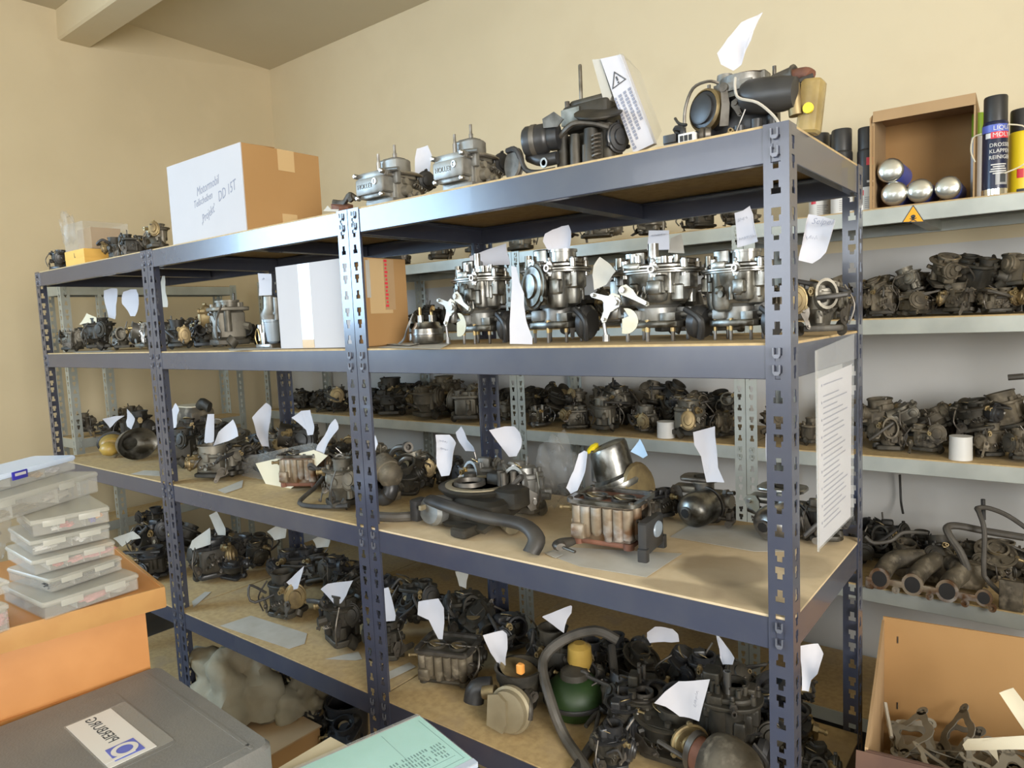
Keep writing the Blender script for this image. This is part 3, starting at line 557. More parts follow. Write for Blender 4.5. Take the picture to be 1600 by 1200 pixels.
def put(k, name, label, cat, sty, x0, x1, z, Y, ytop=None, rz=0, rx=0, ry=0, group=None, over={}, lim=(.6, 1.5)):
    """set a thing on the shelf at height z, Y metres behind the rack front, so wide that it spans x0..x1 of the measured photograph"""
    Rm_ = np.array(Euler((rx, ry, rz), 'XYZ').to_matrix()); V = k.V @ Rm_.T; V[:, :2] -= (V[:, :2].max(0) + V[:, :2].min(0)) / 2; V[:, 2] -= V[:, 2].min()
    s = sz = 1.0; X = onY((x0 + x1) / 2, 600, Y).x
    if rx or ry: ytop = None
    for _ in range(6):
        P = V * [s, s, sz] + [X, Y, z]; u, v = pix(P); s *= min(max((x1 - x0) / (u.max() - u.min()), .5), 2); s = min(max(s, lim[0]), lim[1])
        if ytop is None: sz = s
        else:
            pb = pix(np.array([X, Y, z]))[1]; sz *= (pb - ytop) / max(pb - v.min(), 1); sz = min(max(sz, s * .7), s * 1.45)
        d = np.hypot(*(np.array([X, Y]) - CC[:2])); X += ((x0 + x1) / 2 - (u.max() + u.min()) / 2) * d / FPX
    off = (k.V @ Rm_.T); c = (off[:, :2].max(0) + off[:, :2].min(0)) / 2; zm = off[:, 2].min()
    T = Matrix.Translation((X, Y, z)) @ Matrix.Diagonal((s, s, sz, 1)) @ Matrix.Translation((-c[0], -c[1], -zm)) @ Euler((rx, ry, rz), 'XYZ').to_matrix().to_4x4()
    P = V * [s, s, sz] + [X, Y, z]; PLACED.append((label[:40], P.min(0).round(3), P.max(0).round(3), round(s, 2)))
    return realise(k, name, label, cat, sty, T, group, over)
# ------------------------------------------------------------------ sheets of paper
def sheet(name, pts, Y, m, th=.0004, bend=.012, slope=0., cuts=3, parent=None, fn=None, seed=0):
    """thin sheet with the given outline, standing Y metres behind the rack front (slope turns it), curled by bend"""
    W = [fn(*p) if fn else onY(p[0], p[1], Y) for p in pts]
    cx = sum(p.x for p in W) / len(W)
    if not fn and slope: W = [onY(p[0], p[1], Y + slope * (q.x - cx)) for p, q in zip(pts, W)]
    o = sum(W, Vector()) / len(W); n = Vector()
    for i in range(len(W)): n += (W[i] - o).cross(W[(i + 1) % len(W)] - o)
    n.normalize(); n = n if n.y < 0 or fn else -n
    lo = min(W, key=lambda p: p.z); hi = max(W, key=lambda p: p.z); ax = (hi - lo).normalized() if (hi - lo).length > .01 else Vector((0, 0, 1)); sd = ax.cross(n).normalized()
    bm = bmesh.new(); bm.faces.new([bm.verts.new(p - lo) for p in W]); bmesh.ops.triangulate(bm, faces=bm.faces[:])
    if cuts: bmesh.ops.subdivide_edges(bm, edges=bm.edges[:], cuts=cuts, use_grid_fill=True)
    S = [(v.co.dot(sd), v.co.dot(ax)) for v in bm.verts]; mx = max(abs(a) for a, b in S) + 1e-6; my = max(b for a, b in S) + 1e-6
    for v, (a, b) in zip(bm.verts, S):
        v.co += n * (bend * ((a / mx) ** 2 * .9 - (b / my) ** 2 * .6 + .22 * math.sin(7 * b / my + seed + 2 * a / mx)))
    bmesh.ops.recalc_face_normals(bm, faces=bm.faces[:]); bmesh.ops.solidify(bm, geom=bm.faces[:], thickness=th)
    me = bpy.data.meshes.new(name); bm.to_mesh(me); bm.free(); me.materials.append(M[m]); me.polygons.foreach_set('use_smooth', [True] * len(me.polygons)); me.set_sharp_from_angle(angle=math.radians(50))
    return link(name, me, parent, lo), n
def note(pts, Y, label, m='paper', bend=.012, slope=0., write=None, name='paper_tag', fn=None):
    o, n = sheet(name, pts, Y, m, bend=bend, slope=slope, seed=len(label), fn=fn); tag(o, label, 'paper tag')
    if write:
        R = random.Random(len(label)); Mw = Matrix(((1, 0, 0, 0), (0, 0, -1, 0), (0, 1, 0, 0), (0, 0, 0, 1)))
        for (x, y, s, body, ang) in write:
            P = onY(x, y, Y - .004); mw = Matrix.Translation(P - o.location + Vector((0, -abs(bend) * .5 - .0012, 0))) @ Mw @ Matrix.Rotation(math.radians(ang), 4, 'Z')
            if isinstance(body, str): text('handwriting', body, s, 'ink', mw, o, shear=.35, ext=.0001); continue
            n_ = int(body / s * 5); pts_ = [(-body / 2 + body * i / n_ + R.uniform(-.2, .2) * s, (.5 if i % 2 else -.4) * s * R.choice((.45, .5, .6, 1.0)), 0) for i in range(n_ + 1)]
            ob('handwriting', MB().tube(pts_, .00035, 4, mw, smooth=False), 'ink', o)
    return o
def flat(pts, z, label, m='paper2', name='paper_sheet', cat='paper', bend=.002):
    o, n = sheet(name, pts, 0, m, th=.0005, bend=0, fn=lambda x, y: onZ(x, y, z + .0012), cuts=2); 
    return tag(o, label, cat)

# ------------------------------------------------------------------ cardboard boxes on the dark racks
def carton(name, label, x0, x1, y0, y1, z0, z1, rz=0, front='cardw'):
    W, D, H = x1 - x0, y1 - y0, z1 - z0
    t = thing(name, label, 'box', (x0, y0, z0), rz)
    ob('carton_body', MB().box((W / 2, D / 2 + .001, H / 2), (W, D, H), ch=.001), 'card', t)
    f = ob('front_panel', MB().box((W / 2, -.0005, H / 2), (W - .001, .003, H - .001)), front, t)
    return t, W, D, H, f
t, W, D, H, fp = carton('cardboard_box', 'large cardboard box with white handwritten front on the top of the middle rack', -1.873, -1.462, .03, .285, ZT + .001, 2.043)
for (a, b, dz) in ((.02, .19, .012), (.22, .40, .007)):
    ob('top_flap', MB().raw([(a, .002, H), (b, .002, H), (b - .01, .12, H + dz), (a + .03, .12, H + dz * 1.6), (a, .002, H + .002), (b, .002, H + .002), (b - .01, .12, H + dz + .002), (a + .03, .12, H + dz * 1.6 + .002)], [(0, 1, 2, 3), (4, 5, 6, 7), (0, 1, 5, 4), (1, 2, 6, 5), (2, 3, 7, 6), (3, 0, 4, 7)]), 'card', t)
ob('tape', MB().box((W + .0006, D * .55, H - .03), (.001, .055, .06)), 'tape', t); ob('tape', MB().box((W + .0006, D * .55, .035), (.001, .05, .05)), 'tape', t)
for (x, y, s, body, ang) in ((323, 291, .036, 'Motormobil', 9), (316, 313, .030, 'Teilscheiben', 9), (353, 299, .040, 'DD 15T', 14), (324, 335, .034, ',Projekt\u2019', 20)):
    P = onY(x, y, .0265) - Vector(t.location)
    text('handwriting', body, s, 'ink', Matrix.Translation((P.x, -.0022, P.z)) @ Matrix(((1, 0, 0, 0), (0, 0, -1, 0), (0, 1, 0, 0), (0, 0, 0, 1))) @ Matrix.Rotation(math.radians(ang), 4, 'Z'), t, shear=.4, sx=.72)
t, W, D, H, fp = carton('cardboard_box', 'cardboard box with white taped front on the middle shelf behind the double posts', -1.372, -1.052, .05, .225, ZM + .001, 1.698)
ob('tape', MB().box((.125, -.0022, H / 2 + .004), (.050, .001, H - .01)), 'btape', t)
ob('tape', MB().box((.125, -.0022, .012), (.050, .0012, .022)), 'tape', t)
ob('tape', MB().box((W + .0006, .085, H * .68), (.001, .075, H * .62)), 'tape', t)
ob('tape', MB().box((W + .0012, .045, H * .76), (.001, .013, H * .42)), 'paper2', t)
s_ = ob('tape', MB().box((W + .0012, .115, H * .70), (.001, .035, H * .58)), 'card2', t)
mb = MB()
for i in range(13): mb.box((W + .0019, .104 + (i % 2) * .001, H * .97 - i * .0095), (.0004, .010 - (i % 3) * .002, .006))
ob('print', mb, 'redlab', s_)['kind'] = 'stuff'
# small boxes at the far end of the top shelf
P = onY(103, 412, .06); Q = onY(133, 412, .06)
t = thing('yellow_box', 'small yellow cardboard box marked L at the far end of the top shelf', 'box', (P.x, .06, ZT))
w_ = Q.x - P.x; ob('box_body', MB().box((w_ / 2, .08, .034), (w_, .16, .068), ch=.001), 'yellowc', t); ob('box_lid', MB().box((w_ / 2, .08, .052), (w_ + .002, .161, .033), ch=.001), 'yellowc', t)
text('letter', 'L', .026, 'inkd', Matrix.Translation((w_ * .52, -.0012, .048)) @ Matrix(((1, 0, 0, 0), (0, 0, -1, 0), (0, 1, 0, 0), (0, 0, 0, 1))), t)
t = thing('clear_box', 'small clear plastic box with brown contents on top of the yellow box', 'box', (P.x - .002, .065, ZT + .0685))
ob('box_body', MB().box((w_ / 2, .082, .052), (w_ + .004, .165, .104), ch=.002), 'frost', t); ob('cardboard_insert', MB().box((w_ / 2 + .006, .09, .045), (w_ * .7, .11, .08)), 'card2', t)
# a grey film bag slumped over the front of it
def crumple(name, o, size, m, seed, parent=None, seg=5):
    bm = bmesh.new(); bmesh.ops.create_icosphere(bm, subdivisions=4, radius=1); R = random.Random(seed); ph = [R.uniform(0, 6) for _ in range(9)]
    for v in bm.verts:
        p = v.co; q = 1 + .16 * math.sin(5 * p.x + ph[0] + 3 * p.z) + .14 * math.sin(6 * p.y + ph[1] + 2 * p.x) + .10 * math.sin(9 * p.z + ph[2] + 4 * p.y) + .05 * math.sin(17 * p.x + 13 * p.y + ph[3]) + .045 * math.sin(19 * p.z - 11 * p.x + ph[4]) + .03 * abs(math.sin(23 * p.y + 9 * p.z + ph[5])) + R.uniform(-.008, .008)
        v.co = Vector((p.x * size[0], p.y * size[1], max(p.z * size[2], -size[2] * .85))) * q
    zmin = min(v.co.z for v in bm.verts)
    for v in bm.verts: v.co.z -= zmin
    me = bpy.data.meshes.new(name); bm.to_mesh(me); bm.free(); me.materials.append(M[m]); me.polygons.foreach_set('use_smooth', [True] * len(me.polygons)); me.set_sharp_from_angle(angle=math.radians(70))
    return link(name, me, parent, o)
tag(crumple('film_bag', onY(108, 384, .05) , (.038, .022, .06), 'bagfilm', 3), 'crumpled grey film bag slumped against the clear box at the far end', 'bag')

# ------------------------------------------------------------------ leaflet in a clear bag on the top shelf
Yl = .15
t = thing('bagged_leaflet', 'white folded warning leaflet in a clear bag leaning on the top shelf', 'leaflet', onY(1005, 236, Yl))
I = Matrix.Translation(-Vector(t.location))
def slab(name, pts, Y0, Y1, m, par):
    f = [I @ onY(x, y, Y0) for x, y in pts]; d = Vector((0, Y1 - Y0, 0)); return ob(name, MB().ring([f, [p + d for p in f]]), m, par)
lf = slab('leaflet', [(938, 92), (970, 85), (1022, 224), (990, 239)], Yl, Yl + .012, 'paper', t)
slab('leaflet_fold', [(925, 93), (938, 92), (956, 150), (946, 168)], Yl + .004, Yl + .03, 'paper2', t)
bg_ = ob('clear_bag', MB().ring([[I @ onY(x, y, Yl - .004) for x, y in ((966, 83), (973, 84), (1026, 222), (1022, 226))], [I @ onY(x, y, Yl + .05) for x, y in ((985, 95), (1000, 112), (1034, 205), (1030, 212))]]), 'bagfilm', t)
ctr = I @ onY(965, 125, Yl - .0006); ax_ = (onY(1010, 225, Yl) - onY(956, 90, Yl)); ux = Vector((ax_.z, 0, -ax_.x)) * -1; ux.normalize(); uy = -ax_.normalized()
B_ = basis(ctr, -uy.cross(Vector((0, -1, 0))).normalized() if False else Vector((uy.z, 0, -uy.x)), uy, Vector((0, -1, 0)))
def tri_ring(mb, r, th, m):
    a = [(r * math.cos(math.radians(90 + 120 * i)), r * math.sin(math.radians(90 + 120 * i))) for i in range(3)]; b = [(x * th, y * th) for x, y in a]
    return mb.raw([(x, y, z) for z in (0, .0006) for x, y in a + b], [(i, (i + 1) % 3, 3 + (i + 1) % 3, 3 + i) for i in range(3)] + [(6 + i, 6 + (i + 1) % 3, 9 + (i + 1) % 3, 9 + i) for i in range(3)], m)
wp = ob('warning_mark', tri_ring(MB(), .019, .82, B_).box((0, .003, .0004), (.003, .009, .0006), B_).box((0, -.005, .0004), (.003, .003, .0006), B_), 'inkd', lf)
mb = MB(); R = random.Random(4)
for c in range(4):
    for r_ in range(16 - c * 2): mb.box((-.018 + c * .011, -.03 - r_ * .007, .0003), (.004 + R.uniform(0, .003), .005, .0005), B_)
ob('print', mb, 'ink', lf)['kind'] = 'stuff'

# ------------------------------------------------------------------ sheet in a clear sleeve hanging on the rack's right side
t = thing('hanging_list', 'white printed list in a clear sleeve hanging on the near end of the dark rack', 'list', (.012, .21, 1.13))
g = lambda x, y, X=.012: onX(x, y, X) - Vector(t.location)
q = [(1277, 592), (1331, 569), (1329, 807), (1278, 858)]
ls = ob('list_page', MB().ring([[g(*p) for p in q], [g(*p) + Vector((-.0006, 0, 0)) for p in q]]), 'paper', t)
q2 = [(1272, 548), (1333, 522), (1332, 805), (1276, 862)]
ob('clear_sleeve', MB().ring([[g(*p) + Vector((.0014, 0, 0)) for p in q2], [g(*p) + Vector((.0018, 0, 0)) for p in q2]]), 'clear', t)
ob('clear_sleeve_edge', MB().ring([[g(1272, 548) + Vector((d, 0, 0)) for d in (.001, .003)] + [g(1276, 548) + Vector((.002, 0, 0))], [g(1276, 862) + Vector((d, 0, 0)) for d in (.001, .003)] + [g(1279, 862) + Vector((.002, 0, 0))]]), 'frost', t)
mb = MB(); R = random.Random(9)
for i in range(26):
    zt_ = .268 - i * .0096; L = R.uniform(.09, .17); y0 = -.088
    if i == 1: continue
    mb.box((.0004, y0 + L / 2 + .01, zt_), (.0006, L, .0022)); 
    if i % 3 == 0: mb.box((.0004, y0, zt_), (.0006, .005, .004))
ob('print', mb, 'ink', ls)['kind'] = 'stuff'

# ------------------------------------------------------------------ cabinet with storage boxes
cA = onZ(247, 920, 1.0); cB = onZ(0, 986, 1.0); u_ = (cB - cA).normalized(); v_ = Vector((u_.y, -u_.x, 0))
if v_.x > 0: v_ = -v_
ang = math.atan2(u_.y, u_.x)
def loc_frame(P, u=u_): v = Vector((u.y, -u.x, 0)); v = v if v.x < 0 else -v; return Matrix(((u.x, v.x, 0, P.x), (u.y, v.y, 0, P.y), (0, 0, 1, P.z), (0, 0, 0, 1)))
t = thing('wooden_cabinet', 'orange beech cabinet with a thick top at the left, carrying clear storage boxes', 'cabinet'); t.matrix_world = loc_frame(Vector((cA.x, cA.y, 0)))
ob('cabinet_body', MB().box((.52, .26, .48), (1.0, .45, .96), ch=.002), 'orange_wood', t)
ob('cabinet_top', MB().box((.52, .25, .982), (1.06, .50, .036), ch=.002), 'orange_wood', t); ob('edging', MB().box((.52, -.001, .980), (1.066, .006, .044), r=.002, ch=.002).box((-.010, .25, .980), (.006, .50, .044), r=.002), 'edge_wood', t)
ob('plinth', MB().box((.52, .27, .03), (.96, .41, .06)), 'black', t)
for k_ in range(3):
    dr = ob('drawer', MB().box((.26, .034, .20 + .25 * k_), (.46, .012, .235), ch=.002), 'orange_wood', t); ob('drawer_handle', MB().tube([(.2, .03, .2 + .25 * k_), (.2, .008, .2 + .25 * k_), (.32, .008, .2 + .25 * k_), (.32, .03, .2 + .25 * k_)], .005, 8, smooth=False), 'steel', dr)
def organiser(label, z0, h, far, near, W, m='frost', lid='frost2', ndiv=3, bits=(), Lmax=None, latch=None, at=(.28, .72), name='storage_box'):
    a = onZ(*far, z0); b = onZ(*near, z0); u = (b - a).normalized(); L = Lmax or (b - a).length
    t = thing(name, label, 'storage box'); t.matrix_world = loc_frame(a, u); lh = min(.012, h * .3)
    # open tray: floor and four walls
    th = .0016; hb = h - lh
    mb = MB(); o = [(x, y) for x, y in ((.004, .004), (L - .004, .004), (L - .004, W - .004), (.004, W - .004))]
    def rr(i, z): return [(p[0] + (i if k in (0, 3) else -i), p[1] + (i if k in (0, 1) else -i), z) for k, p in enumerate(o)]
    mb.ring([rr(.004, .0005), rr(0, .003), rr(0, hb), rr(th, hb), rr(th + .0005, .004)], True, True); ob('tray', mb, m, t)
    for i in range(1, ndiv): ob('divider', MB().box((L * i / ndiv, W / 2, hb / 2 + .002), (.0014, W - .012, hb - .006)), 'frost2', t)
    ob('long_divider', MB().box((L / 2, W / 2, hb / 2 + .001), (L - .012, .0014, hb - .006)), m, t)
    l = ob('lid', MB().box((L / 2, W / 2, h - lh / 2), (L, W, lh), r=.008, ch=.003), lid, t)
    for i in at:
        lt = ob('latch', MB().box((L * i, -.0015, h - lh * .9), (.040, .003, lh * (1.6 if latch else 1.15)), r=.001, ch=.001), latch or lid, t)
        if latch: ob('latch_slot', MB().box((L * i, -.0037, h - lh * .7), (.028, .001, .006)), 'paper', lt)
    for (f, c, sx, sz, dz) in bits: crumple('contents', (L * f, .022, .005 + dz), (sx, .012, sz), c, int(f * 99), t)
    return t
organiser('bottom clear storage box of the tall stack, lying on the wooden cabinet', 1.0005, .036, (221, 922), (69, 973), .20, ndiv=3, bits=((.45, 'pink', .03, .006, 0), (.2, 'paper2', .02, .007, 0)))
organiser('low clear box with round dark compartments, second from the bottom of the tall stack', 1.037, .030, (195, 891), (79, 930), .17, m='frost', ndiv=3, bits=((.17, 'black', .024, .0085, 0), (.5, 'black', .024, .0085, 0), (.83, 'black', .024, .0085, 0)))
organiser('clear storage box holding thin red parts, in the middle of the tall stack', 1.0675, .032, (184, 868), (52, 903), .18, ndiv=5, bits=((.25, 'pink', .04, .005, 0), (.68, 'red', .008, .004, 0), (.45, 'pink', .02, .004, 0)))
organiser('clear storage box with a broken latch and white clips, fourth from the bottom', 1.100, .032, (176, 842), (49, 872), .18, ndiv=4, bits=((.35, 'white', .012, .006, 0), (.8, 'white', .02, .005, 0)))
organiser('clear storage box with a red and an orange part inside, below the tilted box', 1.1325, .036, (175, 817), (49, 843), .19, ndiv=3, bits=((.14, 'orange', .008, .005, .008), (.22, 'blue', .006, .006, 0), (.55, 'red', .012, .005, 0), (.67, 'white', .01, .003, 0)))
organiser('large clear storage box with a thick lid, jutting out near the top of the stack', 1.169, .050, (158, 769), (22, 813), .20, Lmax=.34, ndiv=3, bits=((.3, 'paper2', .03, .01, 0), (.6, 'beige', .04, .008, 0)))
t = organiser('small clear storage box with a royal blue latch on top of the stack', 1.2195, .036, (122, 734), (0, 770), .11, lid='frostb', Lmax=.28, ndiv=3, bits=((.35, 'card2', .02, .006, 0), (.2, 'paper', .02, .006, 0)), latch='blue', at=(.60,))
organiser('clear storage box with pink parts at the very left edge of the cabinet', 1.0005, .052, (21, 985), (-60, 1015), .16, Lmax=.26, bits=((.1, 'pink', .03, .012, 0),))
organiser('clear storage box lying on the pink parts box at the left edge', 1.0535, .026, (20, 927), (-60, 952), .16, Lmax=.26)
P = onZ(22, 905, 1.0); tag(crumple('clear_bag', onZ(30, 885, 1.0) + Vector((-.1, -.05, .0)), (.05, .07, .07), 'bagfilm', 8), 'crumpled clear plastic bag leaning on the left side of the box stack', 'bag')

# ------------------------------------------------------------------ grey case with its label, on a low table
zc = .83; c0 = onZ(246, 1040, zc); c1 = onZ(424, 1160, zc); ue = (c1 - c0).normalized(); Lx = (c1 - c0).length; ve = Vector((ue.y, -ue.x, 0)); ve = ve if ve.y < 0 else -ve
t = thing('tool_case', 'scuffed grey plastic case with a white label in front of the wooden cabinet', 'case'); t.matrix_world = Matrix(((ue.x, ve.x, 0, c0.x), (ue.y, ve.y, 0, c0.y), (0, 0, 1, zc - .125), (0, 0, 0, 1)))
Ti = inv(t)
ob('lower_shell', MB().box((Lx / 2, .27, .032), (Lx + .006, .55, .064), r=.02, ch=.008), 'case', t)
ls_ = ob('lid_shell', MB().box((Lx / 2, .27, .095), (Lx + .006, .55, .060), r=.02, ch=.007), 'case', t)
ob('lid_ridge', MB().box((Lx / 2, .03, .1253), (Lx - .02, .006, .0016), r=.002).box((Lx - .025, .27, .1253), (.006, .5, .0016), r=.002), 'case', ls_)
ob('lid_panel', MB().box((Lx * .40, .30, .1255), (Lx * .62, .40, .0012), r=.012), 'case', ls_)
for xx in (.10, .32): ob('latch', MB().box((xx, -.008, .066), (.04, .008, .034), r=.002, ch=.002), 'black', t)
ob('hinge', MB().cyl((.06, -.006, .064), (.12, -.006, .064), .006), 'case', t)
zs_ = zc + .0018; A, B, Dd = onZ(173, 1107, zs_), onZ(103, 1136, zs_), onZ(245, 1166, zs_)
rd = (A - Dd).normalized(); up = Vector((-rd.y, rd.x, 0)); LW, LH = (A - Dd).length, (B - A).length
SB = Ti @ basis(Dd, rd, up, (0, 0, 1))
st_ = ob('label_holder', MB().box((LW / 2, LH / 2 - .012, -.0006), (LW + .01, LH + .03, .0008), SB, r=.003), 'frost', t); sk = ob('label', MB().box((LW / 2, LH / 2, .0002), (LW, LH, .0008), SB), 'white', t)
Ce = (Ti @ onZ(158, 1141, zs_)); text('lettering', 'PIERBURG', .026, 'inkd', basis(Ce + Vector((0, 0, .0008)), Ti.to_3x3() @ rd, Ti.to_3x3() @ up, (0, 0, 1)), sk, sx=1.0, ext=.0002)
lq = [Ti @ onZ(x, y, zs_ + .0008) for x, y in ((208, 1153), (227, 1169), (180, 1190), (164, 1173))]; lg = ob('emblem', MB().ring([lq, [p + Vector((0, 0, .0005)) for p in lq]]), 'bluelab', sk)
ec = sum(lq, Vector()) / 4 + Vector((0, 0, .0007)); E_ = basis(ec, Ti.to_3x3() @ rd, Ti.to_3x3() @ up, (0, 0, 1)); em = MB(); s_ = (lq[0] - lq[1]).length; r0 = s_ * .42
n = 22; pa = [(r0 * math.cos(2 * math.pi * i / n), r0 * math.sin(2 * math.pi * i / n)) for i in range(n)]
em.raw([(x + s_ * .0, y, z) for z in (0, .0004) for x, y in pa] + [(x * .62, y * .62, z) for z in (0, .0004) for x, y in pa], [(n + i, n + (i + 1) % n, 3 * n + (i + 1) % n, 3 * n + i) for i in range(n)], E_)
em.box((-r0 * .82, -s_ * .28, .0003), (r0 * .36, s_ * .95, .0005), E_)
ob('emblem_letter', em, 'white', lg)
t2 = thing('low_table', 'low steel table under the grey case', 'table', (c0.x, c0.y, 0)); t2.matrix_world = Matrix(((ue.x, ve.x, 0, c0.x), (ue.y, ve.y, 0, c0.y), (0, 0, 1, 0), (0, 0, 0, 1)))
ob('tabletop', MB().box((Lx / 2, .28, .694), (Lx - .02, .50, .022), ch=.002), 'board', t2)
for x, y in ((.04, .06), (Lx - .05, .06), (.04, .5), (Lx - .05, .5)): ob('leg', MB().box((x, y, .3415), (.03, .03, .683)), 'rack', t2)

# ------------------------------------------------------------------ booklets at the bottom edge
zb = .722; a = onZ(655, 1117, zb); e1 = (onZ(758, 1200, zb) - a).normalized(); e2 = Vector((e1.y, -e1.x, 0)); e2 = e2 if e2.y < 0 else -e2
t = thing('turquoise_booklet', 'turquoise printed booklet with a clear cover at the bottom edge', 'booklet'); t.matrix_world = Matrix(((e1.x, e2.x, 0, a.x), (e1.y, e2.y, 0, a.y), (0, 0, 1, zb - .010), (0, 0, 0, 1)))
ob('pages', MB().box((.100, .16, .0045), (.205, .315, .008)), 'paper', t); cv = ob('front_cover', MB().box((.098, .16, .0092), (.190, .318, .0012)), 'turq', t)
ob('clear_cover', MB().box((.104, .16, .0102), (.220, .320, .0006), r=.004), 'clear', t); ob('spine', MB().box((.203, .16, .0055), (.016, .32, .010), r=.001), 'frostb', t)
fr = MB().box((.1, .012, .0099), (.165, .001, .0003)).box((.165, .17, .0099), (.001, .30, .0003)).box((.182, .16, .0099), (.001, .30, .0003)).box((.09, .095, .0099), (.15, .0007, .0003)); ob('ruled_line', fr, 'inkt', cv)['kind'] = 'stuff'
mb = MB(); R = random.Random(2)
for j in range(22):
    for i in range(4):
        if R.random() < .85: mb.box((.155 - i * .013 - R.uniform(0, .003), .022 + j * .0062, .0099), (.009, .0022 + R.uniform(0, .001), .0003))
ob('print', mb, 'inkt', cv)['kind'] = 'stuff'
a2 = onZ(516, 1142, zb); f1 = (onZ(562, 1166, zb) - a2).normalized(); f2 = Vector((f1.y, -f1.x, 0)); f2 = f2 if f2.y < 0 else -f2
o = ob('cream_papers', MB().box((.1, .1, .003), (.2, .2, .005)).box((.101, .101, .0072), (.2, .2, .0032)), 'cream'); o.matrix_world = Matrix(((f1.x, f2.x, 0, a2.x), (f1.y, f2.y, 0, a2.y), (0, 0, 1, zb - .0205), (0, 0, 0, 1))); tag(o, 'cream papers sticking out from under the turquoise booklet', 'papers')
t = thing('paper_crate', 'dark crate under the booklets', 'crate'); t.matrix_world = Matrix(((e1.x, e2.x, 0, a.x), (e1.y, e2.y, 0, a.y), (0, 0, 1, 0), (0, 0, 0, 1)))
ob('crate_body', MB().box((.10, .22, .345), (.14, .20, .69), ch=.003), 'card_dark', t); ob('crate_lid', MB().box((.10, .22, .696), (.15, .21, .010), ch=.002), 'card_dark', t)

# ------------------------------------------------------------------ open carton of gaskets at the right
zr = .80; bl = onZ(1380, 963, zr); xd = Vector((.991, .134, 0)); yd = Vector((.134, -.991, 0)); BW, BD, BH = .62, .55, .33
t = thing('open_carton', 'open brown cardboard box of gaskets at the bottom right corner', 'box'); t.matrix_world = Matrix(((xd.x, yd.x, 0, bl.x), (xd.y, yd.y, 0, bl.y), (0, 0, 1, zr - BH), (0, 0, 0, 1)))
cb = .005
ob('back_wall', MB().box((BW / 2, 0, BH / 2), (BW, cb, BH)), 'card', t); ob('left_wall', MB().box((0, BD / 2, BH / 2 - .004), (cb, BD, BH - .008)), 'card2', t); ob('right_wall', MB().box((BW, BD / 2, BH / 2), (cb, BD, BH)), 'card', t)
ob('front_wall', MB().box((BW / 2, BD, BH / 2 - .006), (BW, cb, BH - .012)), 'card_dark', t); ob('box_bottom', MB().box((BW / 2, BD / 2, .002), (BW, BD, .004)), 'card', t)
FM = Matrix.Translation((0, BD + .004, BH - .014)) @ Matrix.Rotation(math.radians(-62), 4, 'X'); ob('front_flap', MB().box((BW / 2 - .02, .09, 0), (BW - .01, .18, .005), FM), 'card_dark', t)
for z in (.04, .20): ob('staple', MB().box((.03, -.0, z + .08), (.003, .007, .016)), 'steel', t)
def gasket_mesh(s):
    R = random.Random(s); n = 26; a, b = R.uniform(.03, .045), R.uniform(.022, .034); th = .62
    o_ = [((a + .006 * math.cos(4 * q)) * math.cos(q), (b + .005 * math.cos(4 * q)) * math.sin(q)) for q in [2 * math.pi * i / n for i in range(n)]]; i_ = [(x * th, y * th) for x, y in o_]
    mb = MB(); mb.raw([(x, y, z) for z in (0, .0014) for x, y in o_] + [(x, y, z) for z in (0, .0014) for x, y in i_], [(k0[0] * n + i, k0[0] * n + (i + 1) % n, k0[1] * n + (i + 1) % n, k0[1] * n + i) for k0 in ((0, 1), (1, 3), (3, 2), (2, 0)) for i in range(n)])
    for sx in (-1, 1): mb.lathe([(.010, 0), (.010, .0014), (.004, .0014), (.004, 0)], (sx * a * 1.12, 0, 0), seg=12)
    return mb.mesh('gasket', M['gasket'])
GM = [gasket_mesh(i) for i in range(4)]; R = random.Random(12); gz = zr - BH + .006
fill = ob('gasket_heap', MB(), 'gasket'); bpy.data.objects.remove(fill)
for i in range(64):
    o = link('gasket', GM[i % 4]); fx, fy = R.uniform(.06, .42), R.uniform(.06, .42); lay = i // 8
    P = bl + xd * fx + yd * fy; o.location = (P.x, P.y, gz + .055 + lay * .011 + R.uniform(0, .006) - .16 * max(0, fx - .2) ** 1.5); o.rotation_euler = (R.uniform(-.6, .8), R.uniform(-.6, .6), R.uniform(0, 6)); o.scale = (1.25, 1.25, 1.5)
    tag(o, 'grey paper gasket in the heap inside the open cardboard box', 'gasket', 'gaskets heaped in the open box')
o = ob('gasket_bundle', MB().box((BW * .45, BD * .47, .035), (BW * .84, BD * .86, .06), r=.03, ch=.012), 'gasket'); o.matrix_world = t.matrix_world.copy(); o.location.z += .005; tag(o, 'layer of pressed gaskets at the bottom of the open cardboard box', 'gaskets')
BT = t.matrix_world.copy()
def strip(pts, Y, label, th=.001): return sheet('paper_strip', pts, Y, 'cream', th=th, bend=.004)[0]
tag(strip([(1561, 1082), (1583, 1075), (1612, 1112), (1612, 1148), (1600, 1140)], .45, ''), 'cream paper strip standing against the back of the open box', 'paper strip')
tag(strip([(1504, 1163), (1512, 1153), (1540, 1152), (1548, 1158), (1556, 1151), (1600, 1150), (1625, 1156), (1625, 1170), (1600, 1171), (1508, 1172)], .36, ''), 'cream notched paper strip lying on the gaskets', 'paper strip')
cw = MB().tube([onZ(1383, 1098, .66), onZ(1386, 1115, .645), onZ(1389, 1130, .63), onZ(1393, 1152, .615)], .004, 6); o = ob('cord', cw, 'paper2'); tag(o, 'short twisted white cord in the left corner of the open box', 'cord')
t = thing('closed_carton', 'closed brown cardboard box under the open box of gaskets', 'box'); t.matrix_world = Matrix(((xd.x, yd.x, 0, bl.x), (xd.y, yd.y, 0, bl.y), (0, 0, 1, 0), (0, 0, 0, 1)))
ob('carton_body', MB().box((BW / 2, BD / 2, .233), (BW - .01, BD - .01, .466), ch=.002), 'card', t); ob('tape', MB().box((BW / 2, BD / 2, .4668), (BW - .02, .05, .001)), 'tape', t)
